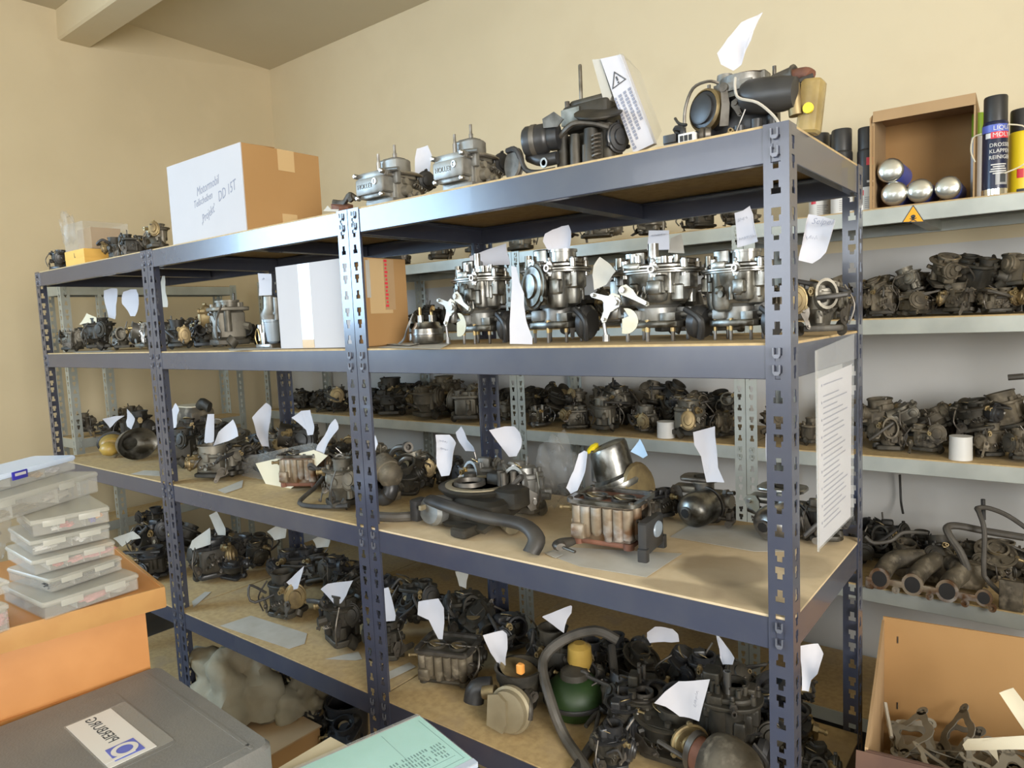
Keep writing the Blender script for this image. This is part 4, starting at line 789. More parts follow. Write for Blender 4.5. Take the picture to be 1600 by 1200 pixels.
# ------------------------------------------------------------------ TOP SHELF of the dark racks
def P_(x, z, Y): return Vector((onY(x, 600, Y).x, Y, z))
cc = 'carburetor'
put(kind('mix', 1), 'carburetor', 'tiny black carburetor with a wire loop left of the yellow box', cc, 'black', 78, 104, ZT, .10, 372, rz=.4)
put(kind('mix', 4), 'carburetor', 'dusty carburetor right beside the yellow box on the top shelf', cc, 'grime', 155, 196, ZT, .09, 352, rz=.3)
put(kind('mix', 6), 'carburetor', 'dusty carburetor between two others left of the big white box', cc, 'grime', 190, 232, ZT, .09, 345, rz=1.2)
put(kind('mix', 9), 'carburetor', 'dusty grey-topped carburetor touching the big white box on the top shelf', cc, 'dusty', 222, 266, ZT, .08, 334, rz=-.2)
k = Kind(); k.part('flap', 'copper').plate([(-.05, -.012), (.02, -.03), (.05, -.01), (.045, .02), (-.01, .03), (-.06, .014)], .02, RT((0, 0, .03), .2, .15)); k.part('stem', 'metal').tube([(-.05, 0, .05), (0, .01, .045), (.05, .0, .06), (.075, .01, .05)], .009, 8); k.part('nut', 'bolt').hexa((.05, 0, .05), (.07, .0, .055), .011); k.part('base', 'low').box((.02, .02, .01), (.09, .06, .02), r=.01, ch=.003); k.bake()
put(k, 'carburetor_part', 'brown rusty linkage part left of the two silver block carburetors', 'part', 'dusty', 517, 566, ZT, .10, 300)
o, n = sheet('paper_scrap', [(505, 330), (511, 321), (517, 327), (530, 327), (528, 331)], .05, 'paper2', bend=.003); tag(o, 'torn white paper scrap beside the big box on the top shelf', 'paper')
for i, (a, b, yt, lab) in enumerate(((551, 682, 226, 'silver block carburetor with lettered bowl, left of a matching one on the top shelf'), (672, 800, 194, 'silver block carburetor with lettered bowl, right of its twin and beside the black one'))):
    r = put(kind('block', i), 'carburetor', lab, cc, 'grey', a, b, ZT, .10, yt, rz=0, group='twin block carburetors', over={'fuel_bowl': 'zinc2', 'air_horn': 'zinc2'})
    fb = [c for c in r.children if c.name.startswith('fuel_bowl')][0]; text('lettering', 'HOLLEY', .015, 'dsteel', Matrix.Translation((-.014, -.0305, .043)) @ Matrix(((1, 0, 0, 0), (0, 0, -1, 0), (0, 1, 0, 0), (0, 0, 0, 1))), fb, ext=.0006)
# the big black one with the tall rod
def K_big():
    k = Kind(); b = k.part('main_body', 'body'); b.box((.02, .02, .05), (.13, .10, .08), r=.014, ch=.006); b.box((.02, .02, .008), (.15, .11, .016), r=.012)
    for x, y, r, z0, z1 in ((-.02, -.035, .016, .02, .10), (.02, -.045, .014, .01, .085), (.06, -.04, .02, .02, .09), (.085, -.01, .018, .02, .1), (.05, -.05, .009, .0, .06)): b.cyl((x, y, z0), (x, y, z1), r, r * .8, 12)
    s = k.part('solenoid', 'dark'); s.lathe([(.026, 0), (.030, .006), (.030, .05), (.028, .056), (.024, .06), (.026, .066), (.026, .085), (.012, .09), (.0, .09)], (-.10, -.075, .085), (.95, .25, .02), 20); si = len(k.p) - 1
    k.part('solenoid_clamp', 'metal', si).lathe([(.0315, .02), (.0315, .032)], (-.10, -.075, .085), (.95, .25, .02), 20)
    h = k.part('air_horn', 'cover'); h.box((.03, .025, .125), (.125, .09, .05), r=.012, ch=.004); hi = len(k.p) - 1
    h.lathe([(.05, 0), (.055, .004), (.055, .007), (.04, .008)], (.075, -.03, .115), (.2, -.4, 1), 22)
    k.part('name_plate', 'alu', hi).box((-.005, -.0215, .128), (.05, .003, .032), ch=.001); k.part('horn_lid', 'dark', hi).box((.035, .03, .155), (.11, .075, .014), r=.01, ch=.004)
    k.part('tall_rod', 'steel').lathe([(.0045, .15), (.0045, .235), (.003, .237)], (.0, .02, 0), seg=8)
    k.part('front_stud', 'metal').cyl((-.02, -.01, .12), (-.02, -.01, .162), .006, seg=8)
    c = k.part('cable_wheel', 'metal'); c.lathe([(.03, 0), (.034, .004), (.028, .008), (.034, .012), (.03, .016)], (-.13, -.07, .045), (-.3, -1, .1), 22)
    k.part('cable', 'dark').tube([(-.15, -.08, .075), (-.115, -.09, .07), (-.095, -.085, .03), (-.06, -.085, .018), (-.02, -.07, .02)], .006, 8)
    k.part('lower_tube', 'dark').tube([(-.10, -.06, .06), (-.06, -.065, .045), (-.02, -.06, .045)], .013, 10)
    k.part('ring_nut', 'bolt').lathe([(.010, 0), (.010, .004), (.006, .004), (.006, 0)], (-.045, -.077, .036), (0, -1, 0), 14)
    k.part('link_rod', 'metal').tube([(-.01, -.06, .085), (.03, -.07, .10), (.07, -.06, .098), (.11, -.045, .085)], .006, 8)
    k.part('coil_spring', 'metal').spring((.085, -.06, .03), (.085, -.06, .075), .010, .002, 6)
    k.part('side_lever', 'lever').plate([(-.01, -.008), (.03, -.012), (.045, 0), (.02, .018), (-.012, .01)], .003, RT((-.03, -.082, .11), math.pi / 2, 0, 0)); k.part('lower_lever', 'bolt').box((.01, -.075, .012), (.05, .006, .012), r=.002)
    capsule(k, 'dark', (.115, -.01, .07), (1, -.5, 0), .026, .03); return k.bake()
put(kind('big'), 'carburetor', 'big black carburetor with an upright steel rod beside the bagged leaflet', cc, 'black', 788, 985, ZT, .15, 100, rz=0, over={'horn_lid': 'grime', 'main_body': 'grime', 'air_horn': 'grime', 'tall_rod': 'steel'})
flat([(880, 262), (925, 250), (930, 255), (886, 264)], ZT, 'white paper lying under the big black carburetor') if False else None
def K_injection():
    k = Kind(); b = k.part('main_body', 'dark'); b.box((.0, .04, .06), (.17, .10, .11), r=.03, ch=.015); b.box((.01, .03, .010), (.22, .13, .02), r=.03); b.box((-.085, -.01, .03), (.05, .06, .05), r=.015, ch=.008)
    for x, y, z in ((.06, -.05, .04), (.02, -.06, .03), (.09, -.02, .05)): b.cyl((x, y, 0), (x, y, z), .014, seg=10)
    h = k.part('air_horn', 'cover'); h.lathe([(.062, .112), (.058, .135), (.06, .140), (.06, .165), (.052, .165), (.052, .12), (0, .12)], (.0, .03, 0), seg=26, cap1=False); h.lathe([(.02, .11), (.024, .15), (.020, .182), (.014, .182)], (-.045, .02, 0), seg=14); h.box((.05, .03, .145), (.03, .05, .05), r=.006, ch=.003); h.box((-.005, -.032, .135), (.10, .012, .02), r=.004)
    k.part('gasket_rim', 'copper', len(k.p) - 1).lathe([(.056, .166), (.05, .168), (.04, .168)], (.01, .03, 0), seg=20)
    m = k.part('actuator_cover', 'dark'); m.lathe([(.047, -.045), (.047, .0), (.044, .006), (.036, .008), (.036, .016), (.03, .018), (0, .018)], (-.075, -.045, .090), (-.35, -1, .05), 26); mi = len(k.p) - 1
    k.part('brass_ring', 'brass', mi).lathe([(.050, -.016), (.052, -.012), (.052, .002), (.046, .008), (.046, -.016)], (-.075, -.045, .090), (-.35, -1, .05), 28)
    br = k.part('wire_bracket', 'metal'); br.tube([(-.130, -.05, .05), (-.125, -.055, .10), (-.10, -.06, .145), (-.055, -.07, .150), (-.03, -.06, .142)], .004, 6); br.plate([(-.012, -.05), (.01, -.052), (.014, 0), (.006, .05), (-.008, .05), (-.006, 0)], .004, RT((-.012, -.075, .085), math.pi / 2, 0, .2)); br.cyl((-.012, -.08, .125), (-.012, -.068, .125), .011, seg=10)
    a = k.part('air_duct', 'dark'); a.lathe([(.034, 0), (.040, .012), (.042, .05), (.040, .10), (.034, .13), (.0, .135)], (.03, -.055, .095), (1, -.05, -.12), 20)
    k.part('pale_cable', 'paper2').tube([(.012, -.06, .145), (.02, -.085, .115), (.035, -.10, .085), (.08, -.10, .065), (.115, -.09, .03), (.13, -.085, .003)], .0035, 6)
    k.part('side_pipe', 'metal').lathe([(.021, 0), (.021, .05), (.024, .05), (.024, .055), (.019, .055), (0, .04)], (.09, -.0, .128), (1, -.2, .12), 18, cap1=False)
    k.part('rubber_sleeve', 'copper').tube([(.135, -.01, .130), (.165, -.015, .128), (.18, -.02, .118)], .017, 12); k.part('vacuum_hose', 'hose').tube([(.185, -.02, .12), (.15, -.05, .105), (.11, -.06, .105)], .006, 8)
    v = k.part('valve_housing', 'amber'); v.box((.175, -.02, .07), (.05, .06, .12), RT((0, 0, 0), 0, .12), r=.012, ch=.006); vi = len(k.p) - 1
    k.part('valve_core', 'brass', vi).lathe([(.016, 0), (.016, .075)], (.155, -.05, .03), (-.1, 0, 1), 14); k.part('valve_plug', 'yellow', vi).cyl((.185, -.052, .04), (.185, -.06, .04), .012, seg=14)
    e = k.part('electric_plug', 'white'); e.box((-.10, -.095, .015), (.045, .03, .026), r=.003, ch=.001); ei = len(k.p) - 1
    for x in (-.112, -.1, -.088): k.part('plug_socket', 'void', ei).box((x, -.1105, .016), (.009, .002, .014))
    g = k.part('plug_body', 'metal'); g.lathe([(.015, 0), (.02, .004), (.02, .012), (.016, .014), (.02, .018), (.016, .03)], (-.075, -.085, .02), (1, .3, 0), 14)
    hs = k.part('wiring_loom', 'dark'); hs.tube([(-.14, -.03, .035), (-.16, -.04, .06), (-.13, -.06, .05), (-.135, -.06, .01)], .008, 8); hs.tube([(-.165, -.03, .09), (-.145, -.05, .07), (-.12, -.06, .06)], .004, 6); hs.box((-.17, -.05, .035), (.04, .02, .02), r=.006); hs.box((-.16, -.05, .01), (.05, .04, .02), r=.008)
    for x, y, h_ in ((-.085, .01, .165), (.08, .03, .178)): k.part('stud', 'metal').cyl((x, y, .12), (x, y, h_), .005, seg=8)
    k.part('diagonal_rod', 'steel').cyl((.02, -.085, .01), (.045, -.085, .06), .002, seg=6)
    nipple(k, 'brass', (.005, -.075, .012), (.3, -1, .1)); lever(k, 'lever', (.02, -.08, .08), (0, -1, 0), .03, .016, 1.9); return k.bake()
put(kind('injection'), 'throttle_body', 'large throttle body with a round black cover at the near top corner', 'throttle body', 'dusty', 1036, 1292, ZT, .13, 100, over={'air_horn': 'zinc2', 'brass_ring': 'dbrass'})

# ------------------------------------------------------------------ MIDDLE SHELF
put(kind('mix', 2), 'carburetor', 'dusty round carburetor at the far left end of the middle shelf', cc, 'dusty', 88, 132, ZM, .07, 500, rz=.2)
put(kind('mix', 5), 'carburetor', 'dark carburetor beneath a small cream tag at the far end of the middle shelf', cc, 'grime', 126, 182, ZM, .12, 488, rz=-.6)
put(kind('mix', 11), 'carburetor', 'dark carburetor under the tall narrow tag, left of the first double post', cc, 'dusty', 170, 214, ZM, .16, 490, rz=.9)
put(kind('mix', 7), 'carburetor', 'grey carburetor half hidden behind the first double post on the middle shelf', cc, 'grey', 200, 246, ZM, .14, 492, rz=.1)
put(kind('mix', 13), 'carburetor', 'dark carburetor in the back row at the far end of the middle shelf', cc, 'grime', 105, 152, ZM, .34, 492, rz=1.2)
put(kind('mix', 8), 'carburetor', 'dark carburetor right of the first double post, under a narrow strip tag', cc, 'grime', 252, 302, ZM, .13, 472, rz=.5)
put(kind('mix', 3), 'carburetor', 'black carburetor wrapped in hose behind the brass-capped one', cc, 'black', 288, 345, ZM, .28, 452, rz=.7)
put(kind('mix', 10), 'carburetor', 'carburetor with a big brass cap, right of the hose-wrapped one', cc, 'dusty', 308, 394, ZM, .10, 458, rz=-.3, over={'diaphragm_capsule': 'dbrass', 'choke_housing': 'zinc2'})
def K_cup():
    k = Kind(); c = k.part('glass_cup', 'bluebowl'); c.lathe([(.010, .012), (.018, .018), (.024, .06), (.024, .065), (.027, .066), (.027, .072)], (.02, 0, 0), seg=20)
    b = k.part('pump_head', 'cover'); b.lathe([(.028, .072), (.030, .082), (.02, .10), (.018, .128), (.015, .13)], (.016, 0, 0), seg=18); b.cyl((-.02, 0, .085), (.05, 0, .085), .010, seg=12); b.cyl((.05, 0, .07), (.05, 0, .125), .009, seg=12)
    s = k.part('bracket', 'metal'); s.box((-.018, 0, .045), (.016, .02, .09), r=.004, ch=.002); s.box((0, 0, .006), (.085, .05, .012), r=.008, ch=.002); s.cyl((-.03, -.01, .02), (-.03, -.01, .06), .008, seg=10); s.cyl((.0, -.02, .012), (.0, -.02, .04), .007, seg=10); k.part('wire_clip', 'brass').tube([(-.035, -.02, .01), (-.045, -.02, .03), (-.03, -.02, .05), (-.018, -.02, .02)], .002, 6)
    return k.bake()
put(kind('cup'), 'fuel_filter', 'petrol filter with a grey-blue cup left of the taped white box', 'filter', 'grey', 398, 444, ZM, .10, 462)
put(kind('pump'), 'fuel_pump', 'bright domed petrol pump on loose papers right of the taped box', 'pump', 'silver', 622, 694, ZM, .16, 472, over={'upper_housing': 'alu2', 'lower_housing': 'alu2'})
put(kind('bowl', 1, True, False), 'carburetor', 'silver carburetor with white levers, right beside the domed petrol pump', cc, 'silver', 682, 808, ZM, .15, 396, rz=.05)
put(kind('bowl', 2, False, True, True, False), 'carburetor', 'silver carburetor with a round diaphragm cap, right of the folded white sheet', cc, 'silver', 812, 936, ZM, .15, 388, rz=0)
put(kind('bowl', 3, True, False), 'carburetor', 'large silver carburetor with a lever linkage in the middle of the near rack', cc, 'silver', 922, 1118, ZM, .13, 380, rz=0)
put(kind('bowl', 4, False, False, True, False), 'carburetor', 'silver carburetor left of the near corner post, below a lettered tag', cc, 'silver', 1094, 1226, ZM, .14, 388, rz=-.1, over={'bowl_cover': 'alu2'})
put(kind('mix', 15), 'carburetor', 'dusty carburetor seen right of the near corner post, under the folded tag', cc, 'dusty', 1240, 1324, ZM, .20, 400, rz=.5)
put(kind('mix', 12), 'carburetor', 'dark carburetor lying behind the big linkage carburetor on the middle shelf', cc, 'grime', 1020, 1100, ZM, .36, 440, rz=2.2)
put(kind('mix', 14), 'carburetor', 'dark carburetor in shadow behind the diaphragm-capped silver one', cc, 'grime', 872, 958, ZM, .37, 445, rz=1.1)
put(kind('mix', 6), 'carburetor', 'dusty carburetor behind the carburetor at the near corner post', cc, 'dusty', 1100, 1170, ZM, .37, 470, rz=.3)
flat([(590, 543), (652, 533), (706, 536), (688, 545)], ZM, 'loose white papers under the domed petrol pump'); flat([(604, 538), (650, 529), (672, 534), (640, 540)], ZM + .003, 'small white slip on the loose papers by the petrol pump')
flat([(110, 549), (172, 547), (180, 549), (120, 551)], ZM, 'white paper under the carburetors at the far end of the middle shelf'); flat([(356, 544), (430, 541), (440, 545), (360, 548)], ZM, 'white paper under the brass-capped carburetor and the filter')

# ------------------------------------------------------------------ EYE-LEVEL-MINUS SHELF (third from the top)
def Yz(x, y, z, d=.045): return onZ(x, y, z).y + d
put(kind('mix', 17), 'carburetor', 'dark carburetor behind the funnel at the far end of the third shelf', cc, 'grime', 176, 246, ZH, .30, 640, rz=.8)
put(kind('mix', 21), 'carburetor', 'dark carburetor in the back row at the far end of the third shelf', cc, 'grime', 140, 190, ZH, .38, 655, rz=.2)
k = Kind(); k.part('rubber_ring', 'dark').lathe([(.034, -.012), (.040, -.01), (.040, .01), (.034, .012), (.03, 0)], (-.06, 0, .042), (1, -.6, 0), 24); k.part('amber_cup', 'yellow_dirty').lathe([(.032, -.02), (.034, .0), (.026, .04), (.02, .045)], (-.05, -.005, .042), (1, -.5, 0), 20); k.part('hex_cap', 'yellow_dirty').lathe([(.022, 0), (.026, .006), (.026, .02), (.016, .034), (.010, .036)], (-.005, -.035, .032), (1, -.15, .05), 8)
k.part('funnel', 'alu').lathe([(.010, 0), (.016, .004), (.016, .035), (.03, .045), (.05, .065), (.056, .085), (.056, .088), (.05, .085), (.02, .05)], (.04, -.02, .056), (1, .1, .02), 26); k.part('stand_wire', 'metal').tube([(.02, -.03, .002), (.05, -.03, .02), (.08, -.03, .04)], .003, 6); k.bake()
put(k, 'vacuum_unit', 'amber and silver vacuum unit with a steel funnel by the first double post', 'vacuum unit', 'grey', 150, 246, ZH, .16, 668)
put(kind('mix', 16), 'carburetor', 'dark carburetor under two crossed tags on the middle rack', cc, 'dusty', 288, 382, ZH, Yz(330, 757, ZH), 690, rz=.4)
put(kind('mix', 20), 'carburetor', 'dark carburetor directly right of the first double post on the third shelf', cc, 'grime', 252, 312, ZH, .17, 660, rz=-.7)
put(kind('mix', 22), 'carburetor', 'dark carburetor in the back row behind the crossed tags', cc, 'grime', 272, 345, ZH, .36, 628, rz=1.5)
put(kind('mix', 39), 'carburetor', 'grimy carburetor wedged between the crossed tags and the cream card', cc, 'grime', 352, 412, ZH, .20, 690, rz=1.7)
put(kind('mix', 55), 'carburetor', 'low dark carburetor at the back behind the cream card', cc, 'grime', 372, 432, ZH, .30, 665, rz=.6)
k = Kind(); k.part('lid', 'brown').box((0, 0, .03), (.16, .10, .06), r=.03, ch=.012); k.part('lid_rim', 'cream').box((0, 0, .061), (.13, .08, .003), r=.03); k.part('spout', 'low').tube([(.04, 0, .05), (.09, -.01, .07), (.12, .0, .06)], .014, 10); k.bake()
put(k, 'air_filter_lid', 'brown air filter lid with a pale edge behind the two crossed tags', 'filter lid', 'brown', 268, 336, ZH + .085, .40, 622)
put(kind('mix', 18), 'carburetor', 'greenish carburetor under the half folded tag in the back row of the middle rack', cc, 'dusty', 395, 460, ZH, .33, 648, rz=.2)
put(kind('mix', 19), 'carburetor', 'dark twin-choke carburetor behind the tan one in its bag', cc, 'grime', 432, 505, ZH, .36, 655, rz=-.3)
put(kind('mix', 23), 'carburetor', 'grey carburetor below the blue-edged tag, half behind the second double post', cc, 'grey', 505, 560, ZH, .30, 672, rz=.7)
put(kind('square', 5), 'carburetor', 'tan stained carburetor leaning on a cream card in a bag', cc, 'tan', 424, 520, ZH, Yz(470, 775, ZH, .055), 700, rz=.5)
o, n = sheet('paper_card', [(400, 724), (490, 703), (512, 712), (470, 752), (428, 783)], Yz(428, 783, ZH, .12), 'cream', bend=.002); tag(o, 'cream card leaning behind the tan stained carburetor', 'card')
o, n = sheet('film_bag', [(376, 722), (392, 712), (486, 692), (512, 700), (470, 768), (382, 774)], Yz(428, 778, ZH, .13), 'bagfilm', bend=.008); tag(o, 'clear film bag around the tan stained carburetor', 'bag')
put(kind('mix', 25), 'carburetor', 'carburetor with thick black hoses beside the second double post', cc, 'dusty', 480, 562, ZH, Yz(520, 806, ZH, .06), 690, rz=-.4)
hz = ZH
def hose(pts, r, label, m='hose', name='hose', seg=9): o = ob(name, MB().tube(pts, r, seg), m); return tag(o, label, 'hose')
hose([onZ(560, 770, hz + .06), onZ(520, 735, hz + .075), onZ(492, 762, hz + .03), onZ(468, 786, hz + .010), onZ(505, 792, hz + .010), onZ(545, 790, hz + .02)], .0065, 'thick black looped hose in front of the second double post', 'rubber')
def K_motor():
    k = Kind(); b = k.part('motor_housing', 'brown'); b.lathe([(.018, -.05), (.030, -.046), (.034, -.01), (.037, -.008), (.037, .006), (.034, .008), (.034, .03), (.022, .046), (.01, .05)], (0, 0, .085), (1, -.4, -.5), 22)
    e = k.part('lower_elbow', 'dark'); e.tube([(.0, 0, .07), (.02, -.01, .04), (.005, -.02, .018), (-.03, -.02, .018)], .022, 12); k.part('hose_clip', 'bolt').lathe([(.0235, 0), (.0235, .008)], (.012, -.016, .024), (.8, .2, .8), 16)
    t = k.part('bracket_ring', 'metal'); t.lathe([(.014, 0), (.014, .02), (.008, .02), (.008, 0)], (.05, .03, .15), (1, -.5, .1), 14); t.tube([(-.03, .03, .10), (.0, .03, .14), (.05, .03, .15)], .008, 8); t.tube([(.02, .02, .10), (.05, .02, .12), (.07, .03, .12)], .006, 8)
    b.box((-.03, .02, .01), (.06, .06, .02), r=.01); return k.bake()
put(kind('motor'), 'fuel_pump', 'rusty brown electric pump right of the second double post', 'pump', 'dusty', 580, 646, ZH, Yz(612, 798, ZH, .05), 690)
hose([onZ(560, 804, hz + .012), onZ(610, 808, hz + .012), onZ(652, 806, hz + .014)], .012, 'grey brown pipe lying in front of the rusty electric pump', 'hose', 'pipe')
put(kind('mix', 28), 'linkage_rods', 'dark bundle of rods behind the rusty electric pump', 'rods', 'grime', 636, 690, ZH, .36, 712, rz=.3)
def K_airring():
    k = Kind(); b = k.part('intake_base', 'body'); b.lathe([(.045, .05), (.064, .07), (.074, .084), (.074, .088), (.06, .088), (.05, .078), (0, .078)], (-.01, .03, 0), seg=30, cap1=False); b.box((.03, .0, .05), (.10, .09, .05), r=.02, ch=.01); b.plate([(-.05, -.02), (.04, -.02), (.05, .03), (-.02, .05), (-.06, .02)], .012, RT((.03, -.04, .022), .5, 0, 0)); b.box((.035, -.06, .012), (.035, .05, .024), r=.008, ch=.004)
    k.part('filter_seal', 'beige').lathe([(.062, .087), (.062, .091), (.050, .091), (.050, .087)], (-.01, .03, 0), seg=26)
    k.part('throat', 'dsteel').lathe([(.03, .079), (.028, .098), (.024, .098), (.022, .08)], (-.025, .02, 0), seg=16)
    v = k.part('vacuum_drum', 'cover'); v.lathe([(.02, -.04), (.034, -.034), (.036, .0), (.030, .006), (.0, .008)], (-.05, -.055, .04), (-.25, -1, .1), 22); vi = len(k.p) - 1; k.part('drum_clip', 'beige', vi).box((-.06, -.066, .05), (.006, .012, .012), ch=.001)
    k.part('end_plate', 'dark').box((-.085, -.05, .036), (.018, .03, .055), r=.004, ch=.003)
    k.part('hose_pipe', 'hose').tube([(-.06, -.045, .062), (.0, -.065, .064), (.08, -.07, .056), (.15, -.06, .05), (.185, -.07, .03), (.185, -.085, .004)], .0135, 12)
    b.box((.02, .055, .095), (.05, .03, .04), r=.006, ch=.003); b.cyl((-.05, .05, .08), (-.05, .05, .105), .012, seg=12); b.box((-.02, -.03, .04), (.08, .04, .04), r=.01, ch=.006); b.box((.07, .02, .07), (.05, .05, .05), r=.012, ch=.006)
    for x, y in ((.03, .04), (.045, .03), (.055, .045)): k.part('jet_tube', 'metal').cyl((x, y, .085), (x, y, .125), .006, seg=10)
    k.part('cork_bung', 'beige').cyl((.07, .0, .012), (.10, -.02, .012), .012, seg=12); return k.bake()
put(kind('airring'), 'carburetor', 'carburetor on a wide round filter seat with a long grey hose pipe', cc, 'grime', 640, 852, ZH, Yz(715, 838, ZH, .10), 735, over={'vacuum_drum': 'zinc2'})
put(kind('mix', 27), 'carburetor', 'carburetor with a round black cover behind the filter seat, under a folded tag', cc, 'grey', 706, 790, ZH, .33, 695, rz=.4, over={'diaphragm_capsule': 'black'})
put(kind('mix', 31), 'carburetor', 'grey-blue carburetor under the largest curved tag on the third shelf', cc, 'grey', 775, 862, ZH, .27, 706, rz=.2)
put(kind('square', 1, True), 'carburetor', 'amber-stained square twin-choke carburetor with a black bracket on white paper', cc, 'tan', 862, 1042, ZH, Yz(940, 893, ZH, .10), 757, rz=.1, over={'bowl_body': 'tan', 'top_frame': 'alu', 'diaphragm_capsule': 'dsteel'})
k = Kind(); b = k.part('drum_body', 'body'); b.lathe([(.06, .0), (.064, .01), (.06, .03), (.052, .036), (.050, .085), (.046, .092), (.03, .096), (0, .097)], (0, 0, .05), (-.28, -.12, 1), 28); b.lathe([(.066, .0), (.068, .006), (.066, .012)], (0, 0, .06), (-.28, -.12, 1), 28); k.part('drum_flange', 'brass').lathe([(.045, 0), (.05, .01), (.045, .02)], (.05, 0, .06), (1, -.5, .2), 20); k.part('under_body', 'low').box((0, 0, .03), (.10, .09, .06), r=.02, ch=.01)
k.part('yellow_cap', 'yellow').lathe([(.016, 0), (.018, .006), (.012, .010), (.0, .012)], (-.062, -.02, .128), (-.5, -.2, 1), 14); k.part('side_pipe', 'copper').tube([(-.04, -.04, .04), (-.07, -.06, .03)], .018, 12); k.part('lug', 'metal').box((-.05, -.03, .10), (.02, .02, .06), r=.004, ch=.002); k.bake()
put(k, 'carburetor', 'round silver carburetor drum with a yellow plug, behind the amber-stained one', cc, 'silver', 910, 1024, ZH, .36, 684, over={'drum_flange': 'dbrass'})
tag(crumple('film_bag', P_(868, ZH, .36), (.05, .04, .085), 'bagfilm', 6), 'crumpled clear bag left of the round silver drum', 'bag')
put(kind('drum', 1), 'carburetor', 'side-draught carburetor with a dull round chamber and an upright tag', cc, 'dusty', 1046, 1150, ZH, Yz(1100, 838, ZH, .08), 738, rz=.1, over={'dashpot_chamber': 'alu', 'intake_flange': 'dsteel'})
put(kind('drum', 2), 'carburetor', 'side-draught carburetor with a polished chamber, half behind the near corner post', cc, 'silver', 1162, 1292, ZH, Yz(1200, 860, ZH, .09), 752, rz=.0, over={'dashpot_chamber': 'steel'})
put(kind('mix', 30), 'carburetor', 'black carburetor between the silver drum and the dull side-draught one', cc, 'black', 1006, 1062, ZH, .40, 752, rz=1.0)
put(kind('mix', 33), 'carburetor', 'dark carburetor behind the polished side-draught chamber', cc, 'grime', 1262, 1322, ZH, .40, 735, rz=.4)
flat([(850, 864), (880, 855), (1066, 865), (1010, 902), (905, 885)], ZH, 'white paper under the amber-stained carburetor'); flat([(1047, 839), (1075, 822), (1210, 820), (1240, 862), (1180, 862)], ZH, 'white paper under the side-draught carburetors')
flat([(204, 741), (225, 735), (249, 736), (250, 744)], ZH, 'white paper slip left of the first double post on the third shelf'); flat([(340, 766), (380, 750), (378, 762), (352, 771)], ZH, 'white slip left of the bagged tan carburetor')
flat([(854, 866), (862, 862), (880, 866), (868, 872)], ZH + .002, 'small torn white scrap at the left end of the paper under the amber-stained carburetor')

# ------------------------------------------------------------------ FOURTH SHELF
Z = ZQ
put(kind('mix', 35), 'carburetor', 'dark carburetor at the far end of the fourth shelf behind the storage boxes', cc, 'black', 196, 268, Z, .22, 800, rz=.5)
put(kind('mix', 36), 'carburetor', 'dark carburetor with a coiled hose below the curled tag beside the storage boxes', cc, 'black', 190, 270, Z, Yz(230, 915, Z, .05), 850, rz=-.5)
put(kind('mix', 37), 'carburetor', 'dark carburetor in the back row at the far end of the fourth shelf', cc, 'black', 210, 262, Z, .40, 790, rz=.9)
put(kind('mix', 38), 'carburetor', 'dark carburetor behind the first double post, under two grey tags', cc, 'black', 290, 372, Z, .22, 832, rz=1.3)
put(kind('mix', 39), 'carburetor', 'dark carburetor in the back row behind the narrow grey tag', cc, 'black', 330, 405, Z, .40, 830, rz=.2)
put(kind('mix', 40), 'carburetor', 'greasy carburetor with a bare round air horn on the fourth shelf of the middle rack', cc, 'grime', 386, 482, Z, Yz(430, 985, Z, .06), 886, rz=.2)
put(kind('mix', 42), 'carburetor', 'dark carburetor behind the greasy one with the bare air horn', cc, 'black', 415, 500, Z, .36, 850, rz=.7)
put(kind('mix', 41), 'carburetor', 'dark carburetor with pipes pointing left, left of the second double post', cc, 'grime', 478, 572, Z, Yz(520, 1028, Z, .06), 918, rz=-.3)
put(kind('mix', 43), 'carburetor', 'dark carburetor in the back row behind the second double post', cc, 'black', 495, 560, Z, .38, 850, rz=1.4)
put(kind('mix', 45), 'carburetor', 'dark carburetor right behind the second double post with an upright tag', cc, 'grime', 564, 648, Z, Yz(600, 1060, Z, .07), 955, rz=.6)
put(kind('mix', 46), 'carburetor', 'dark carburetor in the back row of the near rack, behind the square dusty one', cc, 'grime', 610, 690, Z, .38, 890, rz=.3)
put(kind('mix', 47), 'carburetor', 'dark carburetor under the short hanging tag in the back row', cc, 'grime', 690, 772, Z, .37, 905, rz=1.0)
put(kind('square', 3), 'carburetor', 'dusty square twin-choke carburetor with an open frame, right of the second double post', cc, 'grime', 638, 762, Z, Yz(690, 1092, Z, .07), 985, rz=.35, over={'top_frame': 'dsteel', 'bowl_body': 'brown'})
